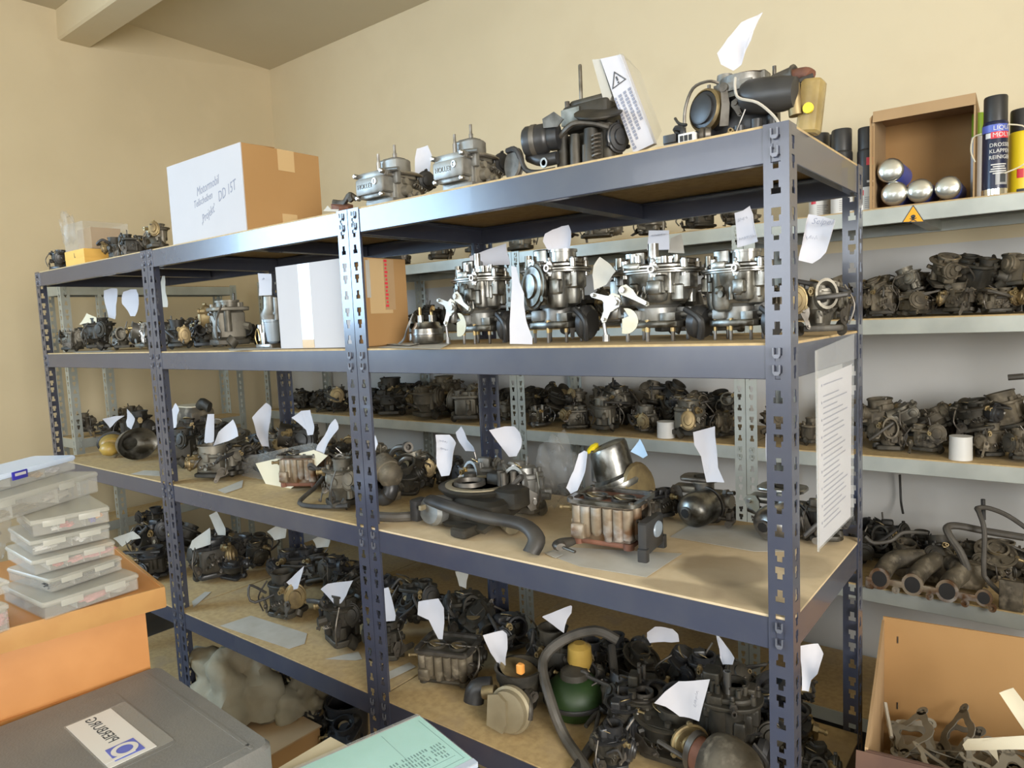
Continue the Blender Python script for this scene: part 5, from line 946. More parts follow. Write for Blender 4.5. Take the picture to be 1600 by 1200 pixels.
def K_beige():
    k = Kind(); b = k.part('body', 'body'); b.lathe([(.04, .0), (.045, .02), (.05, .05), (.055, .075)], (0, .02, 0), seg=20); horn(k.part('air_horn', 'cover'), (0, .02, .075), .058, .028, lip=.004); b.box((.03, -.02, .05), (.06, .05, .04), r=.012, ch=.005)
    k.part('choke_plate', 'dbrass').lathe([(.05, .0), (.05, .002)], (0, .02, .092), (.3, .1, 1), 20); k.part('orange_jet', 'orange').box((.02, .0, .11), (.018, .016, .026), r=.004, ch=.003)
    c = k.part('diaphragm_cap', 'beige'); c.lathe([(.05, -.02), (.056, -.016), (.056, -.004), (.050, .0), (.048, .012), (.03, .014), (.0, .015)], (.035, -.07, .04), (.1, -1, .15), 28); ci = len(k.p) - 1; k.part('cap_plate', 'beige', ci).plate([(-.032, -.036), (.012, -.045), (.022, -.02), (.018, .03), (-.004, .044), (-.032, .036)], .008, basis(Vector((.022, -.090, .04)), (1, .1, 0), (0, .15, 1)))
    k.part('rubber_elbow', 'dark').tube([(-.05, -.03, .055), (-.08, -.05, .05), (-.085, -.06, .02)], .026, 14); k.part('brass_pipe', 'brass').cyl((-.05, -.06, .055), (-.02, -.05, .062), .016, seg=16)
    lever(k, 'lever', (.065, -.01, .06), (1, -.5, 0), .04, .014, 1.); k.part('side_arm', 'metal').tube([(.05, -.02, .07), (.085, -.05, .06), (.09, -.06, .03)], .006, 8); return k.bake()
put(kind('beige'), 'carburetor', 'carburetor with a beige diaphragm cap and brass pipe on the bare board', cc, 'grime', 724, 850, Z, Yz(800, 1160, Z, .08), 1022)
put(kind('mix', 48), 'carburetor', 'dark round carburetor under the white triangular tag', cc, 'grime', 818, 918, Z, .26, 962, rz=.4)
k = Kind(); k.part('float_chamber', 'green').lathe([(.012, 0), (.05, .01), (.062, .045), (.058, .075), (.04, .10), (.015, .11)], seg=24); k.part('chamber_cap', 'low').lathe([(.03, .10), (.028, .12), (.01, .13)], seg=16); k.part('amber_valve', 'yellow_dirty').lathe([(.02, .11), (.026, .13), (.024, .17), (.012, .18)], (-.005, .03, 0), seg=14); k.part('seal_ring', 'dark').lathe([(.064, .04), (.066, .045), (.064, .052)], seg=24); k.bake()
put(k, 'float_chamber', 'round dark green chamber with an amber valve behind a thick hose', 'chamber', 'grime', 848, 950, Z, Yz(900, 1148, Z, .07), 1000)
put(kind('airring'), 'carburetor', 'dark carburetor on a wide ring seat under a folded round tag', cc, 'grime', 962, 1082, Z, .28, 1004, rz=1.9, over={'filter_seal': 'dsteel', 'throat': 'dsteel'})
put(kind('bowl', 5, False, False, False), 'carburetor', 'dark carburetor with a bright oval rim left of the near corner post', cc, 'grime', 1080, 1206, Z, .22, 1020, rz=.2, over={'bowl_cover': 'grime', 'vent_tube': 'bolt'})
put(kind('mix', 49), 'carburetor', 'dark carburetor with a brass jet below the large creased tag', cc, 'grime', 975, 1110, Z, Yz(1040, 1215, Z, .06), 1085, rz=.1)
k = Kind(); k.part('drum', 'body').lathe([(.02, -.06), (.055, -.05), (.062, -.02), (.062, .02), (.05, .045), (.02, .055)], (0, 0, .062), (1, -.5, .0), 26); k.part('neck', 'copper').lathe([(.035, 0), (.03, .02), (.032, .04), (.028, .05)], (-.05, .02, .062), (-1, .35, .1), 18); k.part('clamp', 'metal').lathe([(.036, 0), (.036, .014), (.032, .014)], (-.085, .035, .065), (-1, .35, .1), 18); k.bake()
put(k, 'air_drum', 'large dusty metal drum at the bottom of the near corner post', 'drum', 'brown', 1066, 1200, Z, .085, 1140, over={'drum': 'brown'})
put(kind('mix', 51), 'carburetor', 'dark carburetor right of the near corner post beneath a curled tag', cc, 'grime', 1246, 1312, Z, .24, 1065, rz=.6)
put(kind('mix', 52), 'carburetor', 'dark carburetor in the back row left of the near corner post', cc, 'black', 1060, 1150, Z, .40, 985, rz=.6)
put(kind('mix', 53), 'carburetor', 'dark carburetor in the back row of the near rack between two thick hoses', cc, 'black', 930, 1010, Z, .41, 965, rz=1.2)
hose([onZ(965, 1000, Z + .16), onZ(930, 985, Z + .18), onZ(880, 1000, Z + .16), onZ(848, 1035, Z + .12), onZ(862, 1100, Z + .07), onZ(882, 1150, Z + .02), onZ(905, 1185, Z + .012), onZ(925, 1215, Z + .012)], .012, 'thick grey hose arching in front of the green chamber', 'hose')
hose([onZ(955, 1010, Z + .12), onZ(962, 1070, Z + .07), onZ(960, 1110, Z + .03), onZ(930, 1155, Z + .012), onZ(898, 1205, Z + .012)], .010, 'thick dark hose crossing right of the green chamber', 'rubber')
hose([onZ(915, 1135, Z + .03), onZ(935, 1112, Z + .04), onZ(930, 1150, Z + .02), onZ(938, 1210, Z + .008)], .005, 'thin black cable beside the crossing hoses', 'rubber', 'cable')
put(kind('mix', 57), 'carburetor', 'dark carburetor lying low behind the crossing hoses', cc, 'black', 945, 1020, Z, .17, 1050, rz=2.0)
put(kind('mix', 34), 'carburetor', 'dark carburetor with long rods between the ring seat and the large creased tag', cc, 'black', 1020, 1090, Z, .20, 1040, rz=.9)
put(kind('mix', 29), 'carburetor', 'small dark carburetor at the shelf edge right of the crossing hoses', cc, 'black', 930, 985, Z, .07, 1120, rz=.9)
flat([(344, 978), (392, 962), (480, 990), (476, 1006), (452, 1014)], Z, 'brown-edged paper under the greasy carburetor'); flat([(508, 1030), (560, 1018), (566, 1030), (556, 1032)], Z, 'paper under the carburetor left of the second double post')
flat([(607, 1050), (640, 1035), (650, 1042), (608, 1062)], Z, 'greyed paper right of the second double post'); flat([(300, 940), (320, 925), (330, 925), (302, 950)], Z, 'pale paper right of the first double post on the fourth shelf')
flat([(900, 1060), (908, 1038), (925, 1038), (934, 1056)], Z + .06, 'white paper behind the green chamber') if False else None
# ------------------------------------------------------------------ BOTTOM SHELF
tag(crumple('cloth_sack', onZ(372, 1152, ZB), (.16, .12, .15), 'bagwhite', 5), 'crumpled off-white plastic sack on the bottom shelf', 'sack'); tag(crumple('cloth_sack', onZ(452, 1140, ZB) + Vector((.06, .02, 0)), (.10, .10, .09), 'bagwhite', 15), 'smaller pale sack slumped right of the crumpled one', 'sack')
t = thing('open_tin', 'round black tub on the bottom shelf under the second double post', 'tub', onZ(545, 1150, ZB)); ob('tub_body', MB().lathe([(.055, 0), (.065, .005), (.07, .12), (.074, .122), (.074, .13), (.066, .13), (.062, .01), (0, .01)], seg=26, cap1=False), 'black', t); ob('tub_handle', MB().tube([(-.07, 0, .12), (-.03, -.07, .10), (.03, -.07, .10), (.07, 0, .12)], .003, 6), 'dsteel', t)
t = thing('cardboard_tray', 'brown cardboard tray in shadow right of the sacks', 'box', onZ(430, 1185, ZB)); ob('tray_body', MB().box((0, 0, .05), (.24, .18, .10), ch=.002), 'card', t); ob('tray_lip', MB().box((0, 0, .102), (.25, .19, .006), ch=.001), 'card2', t)

# ------------------------------------------------------------------ paper tags
T_ = [
 ([(1187, 15), (1170, 60), (1165, 78), (1158, 100), (1145, 110), (1130, 103), (1127, 88), (1140, 62), (1160, 36)], .16, 'tall white leaf-shaped paper tag rising from the throttle body on the top shelf', dict(bend=.02)),
 ([(650, 232), (664, 226), (673, 243), (672, 290), (653, 294)], .215, 'white paper tag behind the left silver block carburetor', {}),
 ([(161, 454), (170, 450), (185, 451), (185, 470), (179, 499), (170, 496)], .16, 'tall narrow white tag, leftmost on the middle shelf of the far rack', {}),
 ([(190, 456), (200, 452), (215, 452), (225, 460), (215, 480), (211, 494), (204, 494), (192, 475)], .16, 'curled white tag left of the first double post on the middle shelf', dict(bend=.02)),
 ([(126, 507), (134, 489), (150, 496), (150, 507)], .10, 'small cream tag low at the far end of the middle shelf', dict(m='cream')),
 ([(249, 431), (256, 431), (262, 465), (261, 480), (251, 480)], .12, 'narrow white strip tag right of the first double post on the middle shelf', dict(m='paper2')),
 ([(402, 427), (425, 428), (425, 461), (406, 462)], .11, 'rectangular white tag standing on the petrol filter', dict(bend=.004, write=[(413, 436, .008, .012, 8)])),
 ([(797, 415), (805, 417), (811, 466), (823, 502), (833, 528), (832, 538), (800, 537)], .07, 'tall folded white sheet standing between two silver carburetors', dict(bend=.01)),
 ([(736, 401), (760, 390), (789, 380), (797, 414), (778, 414), (739, 418)], .22, 'wide white tag lying on top of the white-levered silver carburetor', dict(bend=.01)),
 ([(856, 378), (858, 366), (864, 359), (874, 353), (885, 351), (891, 362), (892, 372), (888, 409), (869, 411), (867, 398), (859, 389)], .16, 'round-edged white tag on the diaphragm-capped silver carburetor', dict(bend=.02)),
 ([(924, 430), (927, 415), (934, 401), (952, 412), (966, 424), (947, 445), (929, 453)], .07, 'greyish fan-shaped tag left of the large linkage carburetor', dict(m='paper2', bend=.012)),
 ([(1013, 360), (1046, 360), (1046, 390), (1012, 391)], .22, 'square white tag with a printed line on the large linkage carburetor', dict(bend=.003, write=[(1029, 367, .004, .030, 0)])),
 ([(1046, 395), (1048, 372), (1064, 365), (1070, 396)], .25, 'grey pointed tag beside the square one on the linkage carburetor', dict(m='paper2', bend=.006)),
 ([(1148, 333), (1160, 329), (1170, 321), (1178, 350), (1186, 378), (1170, 382), (1152, 387)], .20, 'lettered white tag left of the near corner post', dict(bend=.008, write=[(1162, 342, .009, .018, 12), (1168, 371, .007, .026, 10)])),
 ([(1262, 334), (1285, 338), (1307, 345), (1299, 370), (1291, 394), (1282, 404), (1270, 412), (1249, 407), (1251, 390), (1255, 371)], .16, 'folded handwritten tag right of the near corner post', dict(bend=.012, write=[(1286, 347, .014, 'Seipel', -10), (1268, 372, .009, .022, -10)])),
 ([(165, 654), (180, 650), (191, 650), (180, 660), (171, 669)], .24, 'small white triangular tag above the amber vacuum unit', {}),
 ([(197, 639), (206, 647), (214, 654), (206, 671), (200, 666), (197, 659)], .22, 'curled white tag just left of the first double post on the third shelf', {}),
 ([(267, 640), (272, 630), (282, 641), (276, 668), (269, 670)], .12, 'white tag just right of the first double post on the third shelf', {}),
 ([(325, 647), (334, 647), (335, 690), (327, 695), (320, 691)], .14, 'narrow upright tag of the crossed pair on the third shelf', dict(bend=.004)),
 ([(360, 656), (369, 670), (375, 681), (357, 689), (332, 697), (342, 675)], .13, 'wide slanted tag of the crossed pair on the third shelf', {}),
 ([(410, 630), (424, 637), (426, 660), (426, 677), (422, 705), (412, 705), (402, 680), (397, 652)], .25, 'tall half-folded tag on the greenish carburetor of the middle rack', dict(bend=.018)),
 ([(459, 652), (470, 642), (482, 641), (487, 652), (490, 665), (490, 679), (482, 680), (479, 672)], .26, 'white curved tag above the tan carburetor in its bag', dict(bend=.015)),
 ([(520, 655), (530, 670), (522, 686), (515, 702), (509, 710), (494, 711), (497, 696), (512, 665)], .17, 'white blue-edged tag leaning beside the second double post', dict(bend=.02)),
 ([(584, 680), (591, 690), (588, 704), (580, 700)], .16, 'small tag peeping out behind the second double post', {}),
 ([(682, 679), (700, 680), (714, 692), (712, 712), (705, 742), (691, 744), (685, 727)], .17, 'tall handwritten tag on the round filter seat', dict(bend=.016, write=[(697, 689, .007, .026, -6), (698, 701, .006, .026, -6)])),
 ([(710, 676), (716, 667), (732, 687), (746, 697), (745, 705), (726, 705)], .30, 'folded tag with a pale blue face behind the filter seat', dict(bend=.015)),
 ([(769, 671), (785, 667), (800, 667), (810, 676), (814, 688), (814, 700), (810, 712), (795, 714)], .24, 'large curved white tag on the grey-blue carburetor', dict(bend=.018)),
 ([(902, 710), (910, 705), (917, 707), (917, 735), (906, 765), (891, 772), (885, 762), (897, 735)], .16, 'long white tag standing on the amber-stained square carburetor', dict(bend=.012)),
 ([(987, 705), (999, 686), (1013, 711), (1005, 716)], .34, 'pale blue pointed tag behind the round silver drum', dict(m='blue_paper', bend=.006)),
 ([(1087, 674), (1115, 667), (1114, 700), (1120, 752), (1105, 753), (1103, 708)], .22, 'long bent white tag rising from the dull side-draught carburetor', dict(bend=.018)),
 ([(1194, 678), (1206, 690), (1206, 765), (1199, 745)], .20, 'white tag almost hidden by the near corner post on the third shelf', {}),
 ([(181, 840), (207, 830), (220, 841), (203, 844), (192, 854)], .14, 'curled tag right of the stacked storage boxes on the fourth shelf', dict(m='paper2', bend=.015)),
 ([(327, 805), (338, 799), (354, 825), (354, 836), (341, 836)], .26, 'narrow grey tag, upper one of two right of the first double post', dict(m='paper2', bend=.006)),
 ([(295, 858), (300, 845), (326, 825), (331, 850), (300, 860)], .16, 'wide grey tag, lower one of two right of the first double post', dict(m='paper2', bend=.008)),
 ([(420, 830), (432, 822), (446, 824), (447, 840), (430, 844)], .33, 'small grey tag deep in the fourth shelf of the middle rack', dict(m='paper2')),
 ([(492, 842), (500, 838), (515, 840), (515, 854), (495, 856)], .33, 'small grey tag deep in the fourth shelf left of the second double post', dict(m='paper2')),
 ([(473, 885), (467, 919), (456, 922), (450, 909)], .15, 'pointed tag inside the bare round air horn', dict(bend=.006)),
 ([(505, 919), (515, 911), (549, 908), (541, 930), (532, 943), (524, 945)], .11, 'wide tag left of the second double post on the fourth shelf', dict(bend=.010)),
 ([(598, 920), (606, 918), (620, 961), (619, 969), (601, 971)], .12, 'upright tag right of the second double post on the fourth shelf', dict(bend=.006)),
 ([(656, 939), (683, 936), (693, 950), (693, 998), (686, 998), (673, 969)], .14, 'long white tag on the dusty square carburetor', dict(bend=.012)),
 ([(713, 892), (731, 895), (728, 920), (718, 915)], .32, 'short grey tag hanging in the back row of the near rack', dict(m='paper2', bend=.006)),
 ([(759, 990), (780, 988), (788, 993), (793, 1014), (792, 1038), (780, 1045), (767, 1020)], .13, 'creased white tag in the beige-capped carburetor', dict(bend=.015)),
 ([(851, 961), (890, 947), (882, 971), (881, 989), (863, 971)], .20, 'white triangular tag on the dark round carburetor of the fourth shelf', dict(bend=.010)),
 ([(1012, 996), (1014, 986), (1025, 978), (1050, 984), (1058, 992), (1062, 1002), (1016, 1004)], .30, 'folded round tag on the dark ring seat of the fourth shelf', dict(bend=.012)),
 ([(1117, 992), (1133, 1010), (1151, 1024), (1149, 1034), (1129, 1038), (1125, 1018)], .22, 'twisted white tag on the bright-rimmed carburetor of the fourth shelf', dict(bend=.018)),
 ([(1027, 1094), (1042, 1078), (1062, 1063), (1106, 1065), (1094, 1125), (1061, 1120), (1042, 1102), (1040, 1101)], .10, 'large creased white tag at the bottom of the near rack', dict(bend=.012, write=[(1090, 1090, .007, .034, 80)])),
 ([(1251, 1006), (1275, 1010), (1285, 1024), (1279, 1050), (1267, 1063), (1263, 1081), (1253, 1079)], .20, 'curled white tag right of the near corner post on the fourth shelf', dict(bend=.018)),
]
for pts, Y, lab, kw in T_: note(pts, Y, lab, **kw)

# ------------------------------------------------------------------ GALVANISED RACK along the back wall
YG = 1.28
def gput(seed, x0, x1, z, Y, yt, lab, sty='brown', rz=0, **kw): return put(kind('mix', seed), 'carburetor', lab, cc, sty, x0, x1, z, Y, yt, rz=rz, **kw)
# spray cans
def can(px0, px1, Y, ztop_px, label, body, cap, z=G1, base=None, cat='spray can'):
    a, b = onY(px0, 320, Y), onY(px1, 320, Y); r = (b - a).length / 2 * .86; H = onY((px0 + px1) / 2, ztop_px, Y).z - z; c = (a + b) / 2
    t = thing('spray_can', label, cat, (c.x, Y, z)); hb = H * .76
    bd = ob('can_body', MB().lathe([(r * .92, 0), (r, .003), (r, hb - .012), (r * .96, hb - .006), (r * .8, hb)], seg=28), body, t); ob('can_rim', MB().lathe([(r * 1.02, 0), (r * 1.02, .004), (r * .98, .004)], seg=28), 'chrome', t)
    ob('can_cap', MB().lathe([(r * .93, hb - .004), (r * .93, H - .004), (r * .88, H), (0, H)], seg=28), cap, t); return t, r, H, hb, bd
def can_arc(par, r, z0, z1, a0, a1, m, name='label_band', lift=.0004):
    n = 14; mb = MB(); A = [a0 + (a1 - a0) * i / n for i in range(n + 1)]
    R1, R2 = r + lift, r + lift + .0003; vs = [(math.sin(a) * q, -math.cos(a) * q, z) for q in (R1, R2) for z in (z0, z1) for a in A]; n1 = n + 1
    fs = [(2 * n1 + i, 2 * n1 + i + 1, 3 * n1 + i + 1, 3 * n1 + i) for i in range(n)] + [(i, n1 + i, n1 + i + 1, i + 1) for i in range(n)] + [(n1 + i, 3 * n1 + i, 3 * n1 + i + 1, n1 + i + 1) for i in range(n)] + [(i, i + 1, 2 * n1 + i + 1, 2 * n1 + i) for i in range(n)]
    return ob(name, mb.raw(vs, fs), m, par)
def can_text(par, r, body, size, z, m, rot, sx=1.): return text('lettering', body, size, m, Matrix.Rotation(rot, 4, 'Z') @ Matrix.Translation((0, -r - .0010, z)) @ Matrix(((1, 0, 0, 0), (0, 0, -1, 0), (0, 1, 0, 0), (0, 0, 0, 1))), par, bend=r + .001, ext=.0003, sx=sx)
t, r, H, hb, bd = can(1530, 1577, 1.33, 152, 'dark blue throttle cleaner spray can right of the open cardboard box', 'navy', 'black'); va = .48
can_arc(bd, r, hb - .034, hb - .014, -1.4, 2.2, 'bluelab'); can_arc(bd, r, hb - .052, hb - .034, va - .75, va + .8, 'redlab', lift=.0005); can_arc(bd, r, hb - .050, hb - .036, va - 1.2, va - .75, 'white', lift=.0005)
can_text(bd, r, 'LIQUI', .017, hb - .0245, 'white', va + .1); can_text(bd, r, 'MOLY', .017, hb - .043, 'white', va + .1)
for i, w_ in enumerate(('DROSSEL', 'KLAPPEN', 'REINIGER')): can_text(bd, r, w_, .0145, hb - .070 - i * .0165, 'white', va + .05, sx=.95)
for i, q in enumerate((.9, .7, .9, 1.0, .7)): can_arc(bd, r, hb - .1235 - i * .006, hb - .1205 - i * .006, va - q * .8, va + q * .6, 'white', 'text_line')
pc = can_arc(bd, r, .028, .062, va - .35, va + .75, 'greylab', 'picture_panel'); can_arc(pc, r, .034, .056, va + .0, va + .5, 'inkd', 'picture', lift=.0009); can_arc(bd, r, .004, .018, -1.6, 2.4, 'chrome', 'foil_band')
ob('spray_tube', MB().tube([(-.045, -.01, .10), (-.055, -.015, .13), (-.05, -.02, .165), (-.03, -.032, .17)], .002, 6), 'cream', t); ob('spray_tube', MB().tube([(.03, -.028, .185), (.07, -.02, .17), (.085, -.02, .12), (.07, -.03, .075), (.025, -.036, .055)], .002, 6), 'cream', t)
t, r, H, hb, bd = can(1571, 1620, 1.42, 172, 'yellow and grey spray can behind the throttle cleaner can', 'yellow', 'black'); can_arc(bd, r, .01, hb - .03, .25, 1.9, 'greylab'); can_arc(bd, r, .05, .075, -.3, .2, 'redlab'); bd2 = can_arc(bd, r, .004, .02, -.3, 1.9, 'inkd')
t, r, H, hb, bd = can(1514, 1540, 1.46, 178, 'bottle with a lime green cap, half hidden by the open box', 'white', 'lime')
for (a, b, Yc, yt, lab) in ((1296, 1335, 1.36, 203, 'black-capped red and white spray can, right of the throttle body'), (1337, 1372, 1.36, 200, 'black-capped red and white spray can, right up against the open cardboard box'), (1262, 1300, 1.42, 210, 'black-capped spray can behind the top of the near corner post'), (1285, 1312, 1.50, 212, 'black-capped spray can standing behind the two red and white ones')):
    t, r, H, hb, bd = can(a, b, Yc, yt, lab, 'black', 'black'); o = can_arc(bd, r, .005, .075, -1.6, 2.2, 'white'); can_arc(bd, r, hb - .055, hb - .032, .15, .95, 'redlab', lift=.0006); can_arc(o, r, .05, .066, -.6, -.1, 'redlab', lift=.0009)
    for i in range(6): can_arc(o, r, .042 - i * .006, .0445 - i * .006, 0, 1.1 - (i % 3) * .2, 'greylab', 'text_line', lift=.0009)
    can_arc(bd, r, .088, .094, .2, .9, 'white', 'text_line')
# open cardboard box of round silver tins
Yb = 1.31; A, B = onY(1364, 322, Yb), onY(1522, 310, Yb); W = B.x - A.x; H = onY(1365, 175, Yb).z - G1; D = .22
t = thing('open_box', 'open brown cardboard box holding four silver tubes on the galvanised rack', 'box', (A.x, Yb, G1 + .0005), 0.04); th = .004
ob('box_bottom', MB().box((W / 2, D / 2, th / 2), (W, D, th)), 'card', t); ob('box_side', MB().box((th / 2, D / 2, H / 2), (th, D, H)), 'card2', t); ob('box_side', MB().box((W - th / 2, D / 2, H / 2), (th, D, H)), 'card2', t); ob('box_back', MB().box((W / 2, D - th / 2, H / 2), (W, th, H)), 'card', t); ob('box_top', MB().box((W / 2, D / 2, H - th / 2), (W, D, th)), 'card2', t)
ob('box_flap', MB().ring([[(x, -.002, H), (x, -.014, H - .034), (x, -.010, H - .034), (x, .002, H - .002)] for x in (0.0, W)]), 'card2', t)
ob('box_flap', MB().ring([[(-.001, .0, .0), (-.006, -.01, .0), (-.006, -.01, H - .02), (-.001, 0, H - .01)], [(-.003, .0, .0), (-.008, -.01, .0), (-.008, -.01, H - .02), (-.003, 0, H - .01)]]), 'card2', t)
for (x, y, lab) in ((1391, 265, 'silver round-ended tube resting on another in the open box'), (1397, 301, 'silver round-ended tube at the lower left of the open box'), (1437, 297, 'silver round-ended tube, second from the right in the open box'), (1481, 292, 'silver round-ended tube at the right side of the open box')):
    P = onY(x, y, Yb + .012); q = thing('silver_tube', lab, 'tube', (P.x, Yb + .012, 0)); rr = (onY(x + 21, y, Yb).x - onY(x - 21, y, Yb).x) / 2
    P.z = G1 + .006 + rr * 1.02 if y > 270 else G1 + .008 + rr * 2.9; q.location.z = P.z
    ob('tube_cap', MB().lathe([(rr, -.008), (rr, 0), (rr * .94, .004), (rr * .8, .007), (rr * .5, .010), (0, .011)], d=(0, -1, 0), seg=30), 'silverpaint', q); ob('tube_body', MB().lathe([(rr * .96, -.16), (rr * .96, -.006)], d=(0, -1, 0), seg=24), 'bluelab', q)
# hazard sticker on the beam
pts = [onY(x, y, 1.2812) for x, y in ((1427, 320), (1409, 348), (1445, 347))]; c = sum(pts, Vector()) / 3
o = ob('hazard_sticker', MB().ring([[Vector((p.x, 1.2812, p.z)) - c for p in pts], [Vector((p.x, 1.2804, p.z)) - c for p in pts]]), 'inkd', loc=c); tag(o, 'orange triangular hazard sticker with a skull on the galvanised beam', 'sticker')
ob('sticker_face', MB().ring([[(Vector((p.x, 1.2804, p.z)) - c) * .87 for p in pts], [(Vector((p.x, 1.2799, p.z)) - c) * .87 for p in pts]]), 'sticker', o)
S_ = Matrix.Translation((0, -.0014, -.004)) @ Matrix(((1, 0, 0, 0), (0, 0, -1, 0), (0, 1, 0, 0), (0, 0, 0, 1)))
sk = MB().prism(ell(.0062, .0052, 14, 2, 0, .004), 0, .0006, S_).box((0, -.001, .0003), (.007, .005, .0006), S_)
for a in (.5, -.5): sk.box((0, -.0055, .0003), (.020, .0022, .0006), S_ @ Matrix.Translation((0, -.0055, 0)) @ Matrix.Rotation(a, 4, 'Z') @ Matrix.Translation((0, .0055, 0)))
ob('skull_mark', sk, 'inkd', o)

# heaps of carburettors: right bay, second, third and fourth boards
H2 = [(1285, 1345, 1.36, 402, 6, 'brown carburetor on the second galvanised board, just right of the rear dark post', .3), (1345, 1408, 1.38, 440, 2, 'brown carburetor with a big round face on the second galvanised board', .1), (1400, 1470, 1.38, 452, 12, 'flat brown carburetor in the middle of the second galvanised board', 1.2), (1462, 1532, 1.37, 440, 16, 'greenish brown carburetor with a slanted pipe on the second galvanised board', -.4), (1525, 1600, 1.36, 445, 18, 'pale brown carburetor near the right edge on the second galvanised board', .4), (1590, 1660, 1.36, 430, 20, 'brown carburetor cut off by the right edge on the second galvanised board', 0)]
for x0, x1, Y, yt, sd, lab, rz in H2: gput(sd, x0, x1, G2, Y, yt, lab, 'brown', rz)
U2 = [(1335, 1402, 1.52, 405, 23, 'brown carburetor piled behind the big round face on the second galvanised board', .8), (1392, 1442, 1.54, 412, 7, 'dark brown carburetor with a knob on top, back row of the second galvanised board', 0), (1480, 1545, 1.52, 410, 27, 'brown carburetor with hooked tips in the back row of the second galvanised board', .5), (1540, 1602, 1.53, 412, 31, 'pale carburetor with a bright horn in the back row of the second galvanised board', -.2)]
for x0, x1, Y, yt, sd, lab, rz in U2: gput(sd, x0, x1, G2 + .001, Y, yt, lab, 'brown', rz)
H3 = [(1352, 1420, 1.37, 640, 3, 'brown carburetor at the left of the third galvanised board, beside the hanging list', .2), (1412, 1482, 1.36, 652, 14, 'brown carburetor with a round bore left of the white cup', -.3), (1520, 1582, 1.37, 648, 25, 'pale brown carburetor right behind the white cup', .6), (1565, 1640, 1.35, 655, 32, 'brown carburetor cut by the right edge on the third galvanised board', 0)]
for x0, x1, Y, yt, sd, lab, rz in H3: gput(sd, x0, x1, G3, Y, yt, lab, 'brown', rz)
U3 = [(1348, 1405, 1.53, 622, 4, 'silvery layered carburetor in the back row beside the hanging list', .4, 'dusty'), (1400, 1455, 1.55, 620, 19, 'brown carburetor with a thin upright rod in the back row left of the cup', 0, 'brown'), (1450, 1512, 1.54, 612, 22, 'brown carburetor with two upright stubs behind the white cup', .9, 'brown'), (1510, 1565, 1.54, 618, 28, 'brown carburetor in the back row right of the white cup', .1, 'brown'), (1560, 1620, 1.52, 592, 33, 'tall brown carburetor in the back row at the right edge', .5, 'brown')]
for x0, x1, Y, yt, sd, lab, rz, sty in U3: gput(sd, x0, x1, G3 + .001, Y, yt, lab, sty, rz)
for (x0, x1, yt, Y, z, lab) in ((1479, 1520, 683, 1.295, G3, 'white plastic cup standing at the front of the third galvanised board'), (1021, 1050, 660, 1.30, G3, 'small white cup on the third galvanised board behind the near rack')):
    a, b = onY(x0, 700, Y), onY(x1, 700, Y); r = (b - a).length / 2 * .93; h = onY(x0, yt, Y).z - z
    t = thing('plastic_cup', lab, 'cup', ((a.x + b.x) / 2, Y + r, z)); ob('cup_wall', MB().lathe([(r, 0), (r * .96, h), (r * .90, h), (r * .93, .004), (0, .004)], seg=26, cap1=False), 'white', t); ob('cup_rim', MB().lathe([(r * .98, h - .003), (r * .98, h + .001), (r * .9, h + .001)], seg=26), 'white', t)
# fourth board: intake manifold, hoses, heaps
def K_manifold():
    k = Kind(); f = k.part('port_flange', 'body'); n = 4
    for i in range(4):
        x = -.165 + i * .11; sc_ = 1 if i < 3 else .72
        f.lathe([(.036 * sc_, -.008), (.036 * sc_, .006), (.026 * sc_, .006), (.024 * sc_, -.004), (0, -.02)], (x, -.03, .042), (0, -1, .1), 22, cap1=False)
        if i < 3: f.box((x + .055, -.03, .036), (.075, .012, .02), r=.004, ch=.003)
        k.part('port_bore', 'void', 0).lathe([(.0262 * sc_, .0060), (.0262 * sc_, .0066), (0, .0067)], (x, -.03, .042), (0, -1, .1), 20)
        if i < 3: k.part('runner', 'body').tube([(x, -.012, .045), (x + .005, .02, .06), (x + .03, .07, .085), (.02 + x * .4, .12, .09)], .032, 14)
    for x in (-.20, -.11, .0, .11, .19): f.lathe([(.013, -.006), (.013, .006), (.006, .006), (.005, 0), (0, 0)], (x, -.03, .015), (0, -1, 0), 12, cap1=False)
    f.box((-.2, -.03, .022), (.03, .014, .04), r=.006, ch=.003); k.part('plenum', 'body').box((.0, .13, .06), (.30, .07, .08), r=.02, ch=.012); k.part('mount_plate', 'body').box((.24, .0, .055), (.07, .014, .09), r=.004, ch=.002); return k.bake()
put(kind('manifold'), 'intake_manifold', 'tan cast intake manifold with round ports on the fourth galvanised board', 'manifold', 'brown', 1352, 1600, G4, 1.335, 858, rz=-.04, over={'port_flange': 'tan', 'runner': 'brown'})
H4 = [(1345, 1425, 1.56, 800, 35, 'dark carburetor in the left back corner of the fourth galvanised board', .2, 'grime'), (1420, 1470, 1.60, 782, 40, 'dark carburetor with a tall drum behind the manifold', .6, 'grime'), (1470, 1540, 1.52, 815, 42, 'brown carburetor under the looped hoses on the fourth galvanised board', .3, 'brown'), (1540, 1610, 1.54, 820, 44, 'brown carburetor at the right edge behind the manifold', 1.1, 'brown')]
for x0, x1, Y, yt, sd, lab, rz, sty in H4: gput(sd, x0, x1, G4, Y, yt, lab, sty, rz)
def hoseY(P, r, label, m='hose', name='hose'): return hose([onY(x, y, Y) for x, y, Y in P], r, label, m, name)
hoseY([(1512, 890, 1.33), (1500, 862, 1.33), (1484, 838, 1.34), (1480, 824, 1.36), (1498, 822, 1.38), (1540, 830, 1.40), (1600, 840, 1.40)], .011, 'grey looped hose rising from the intake manifold', 'hose')
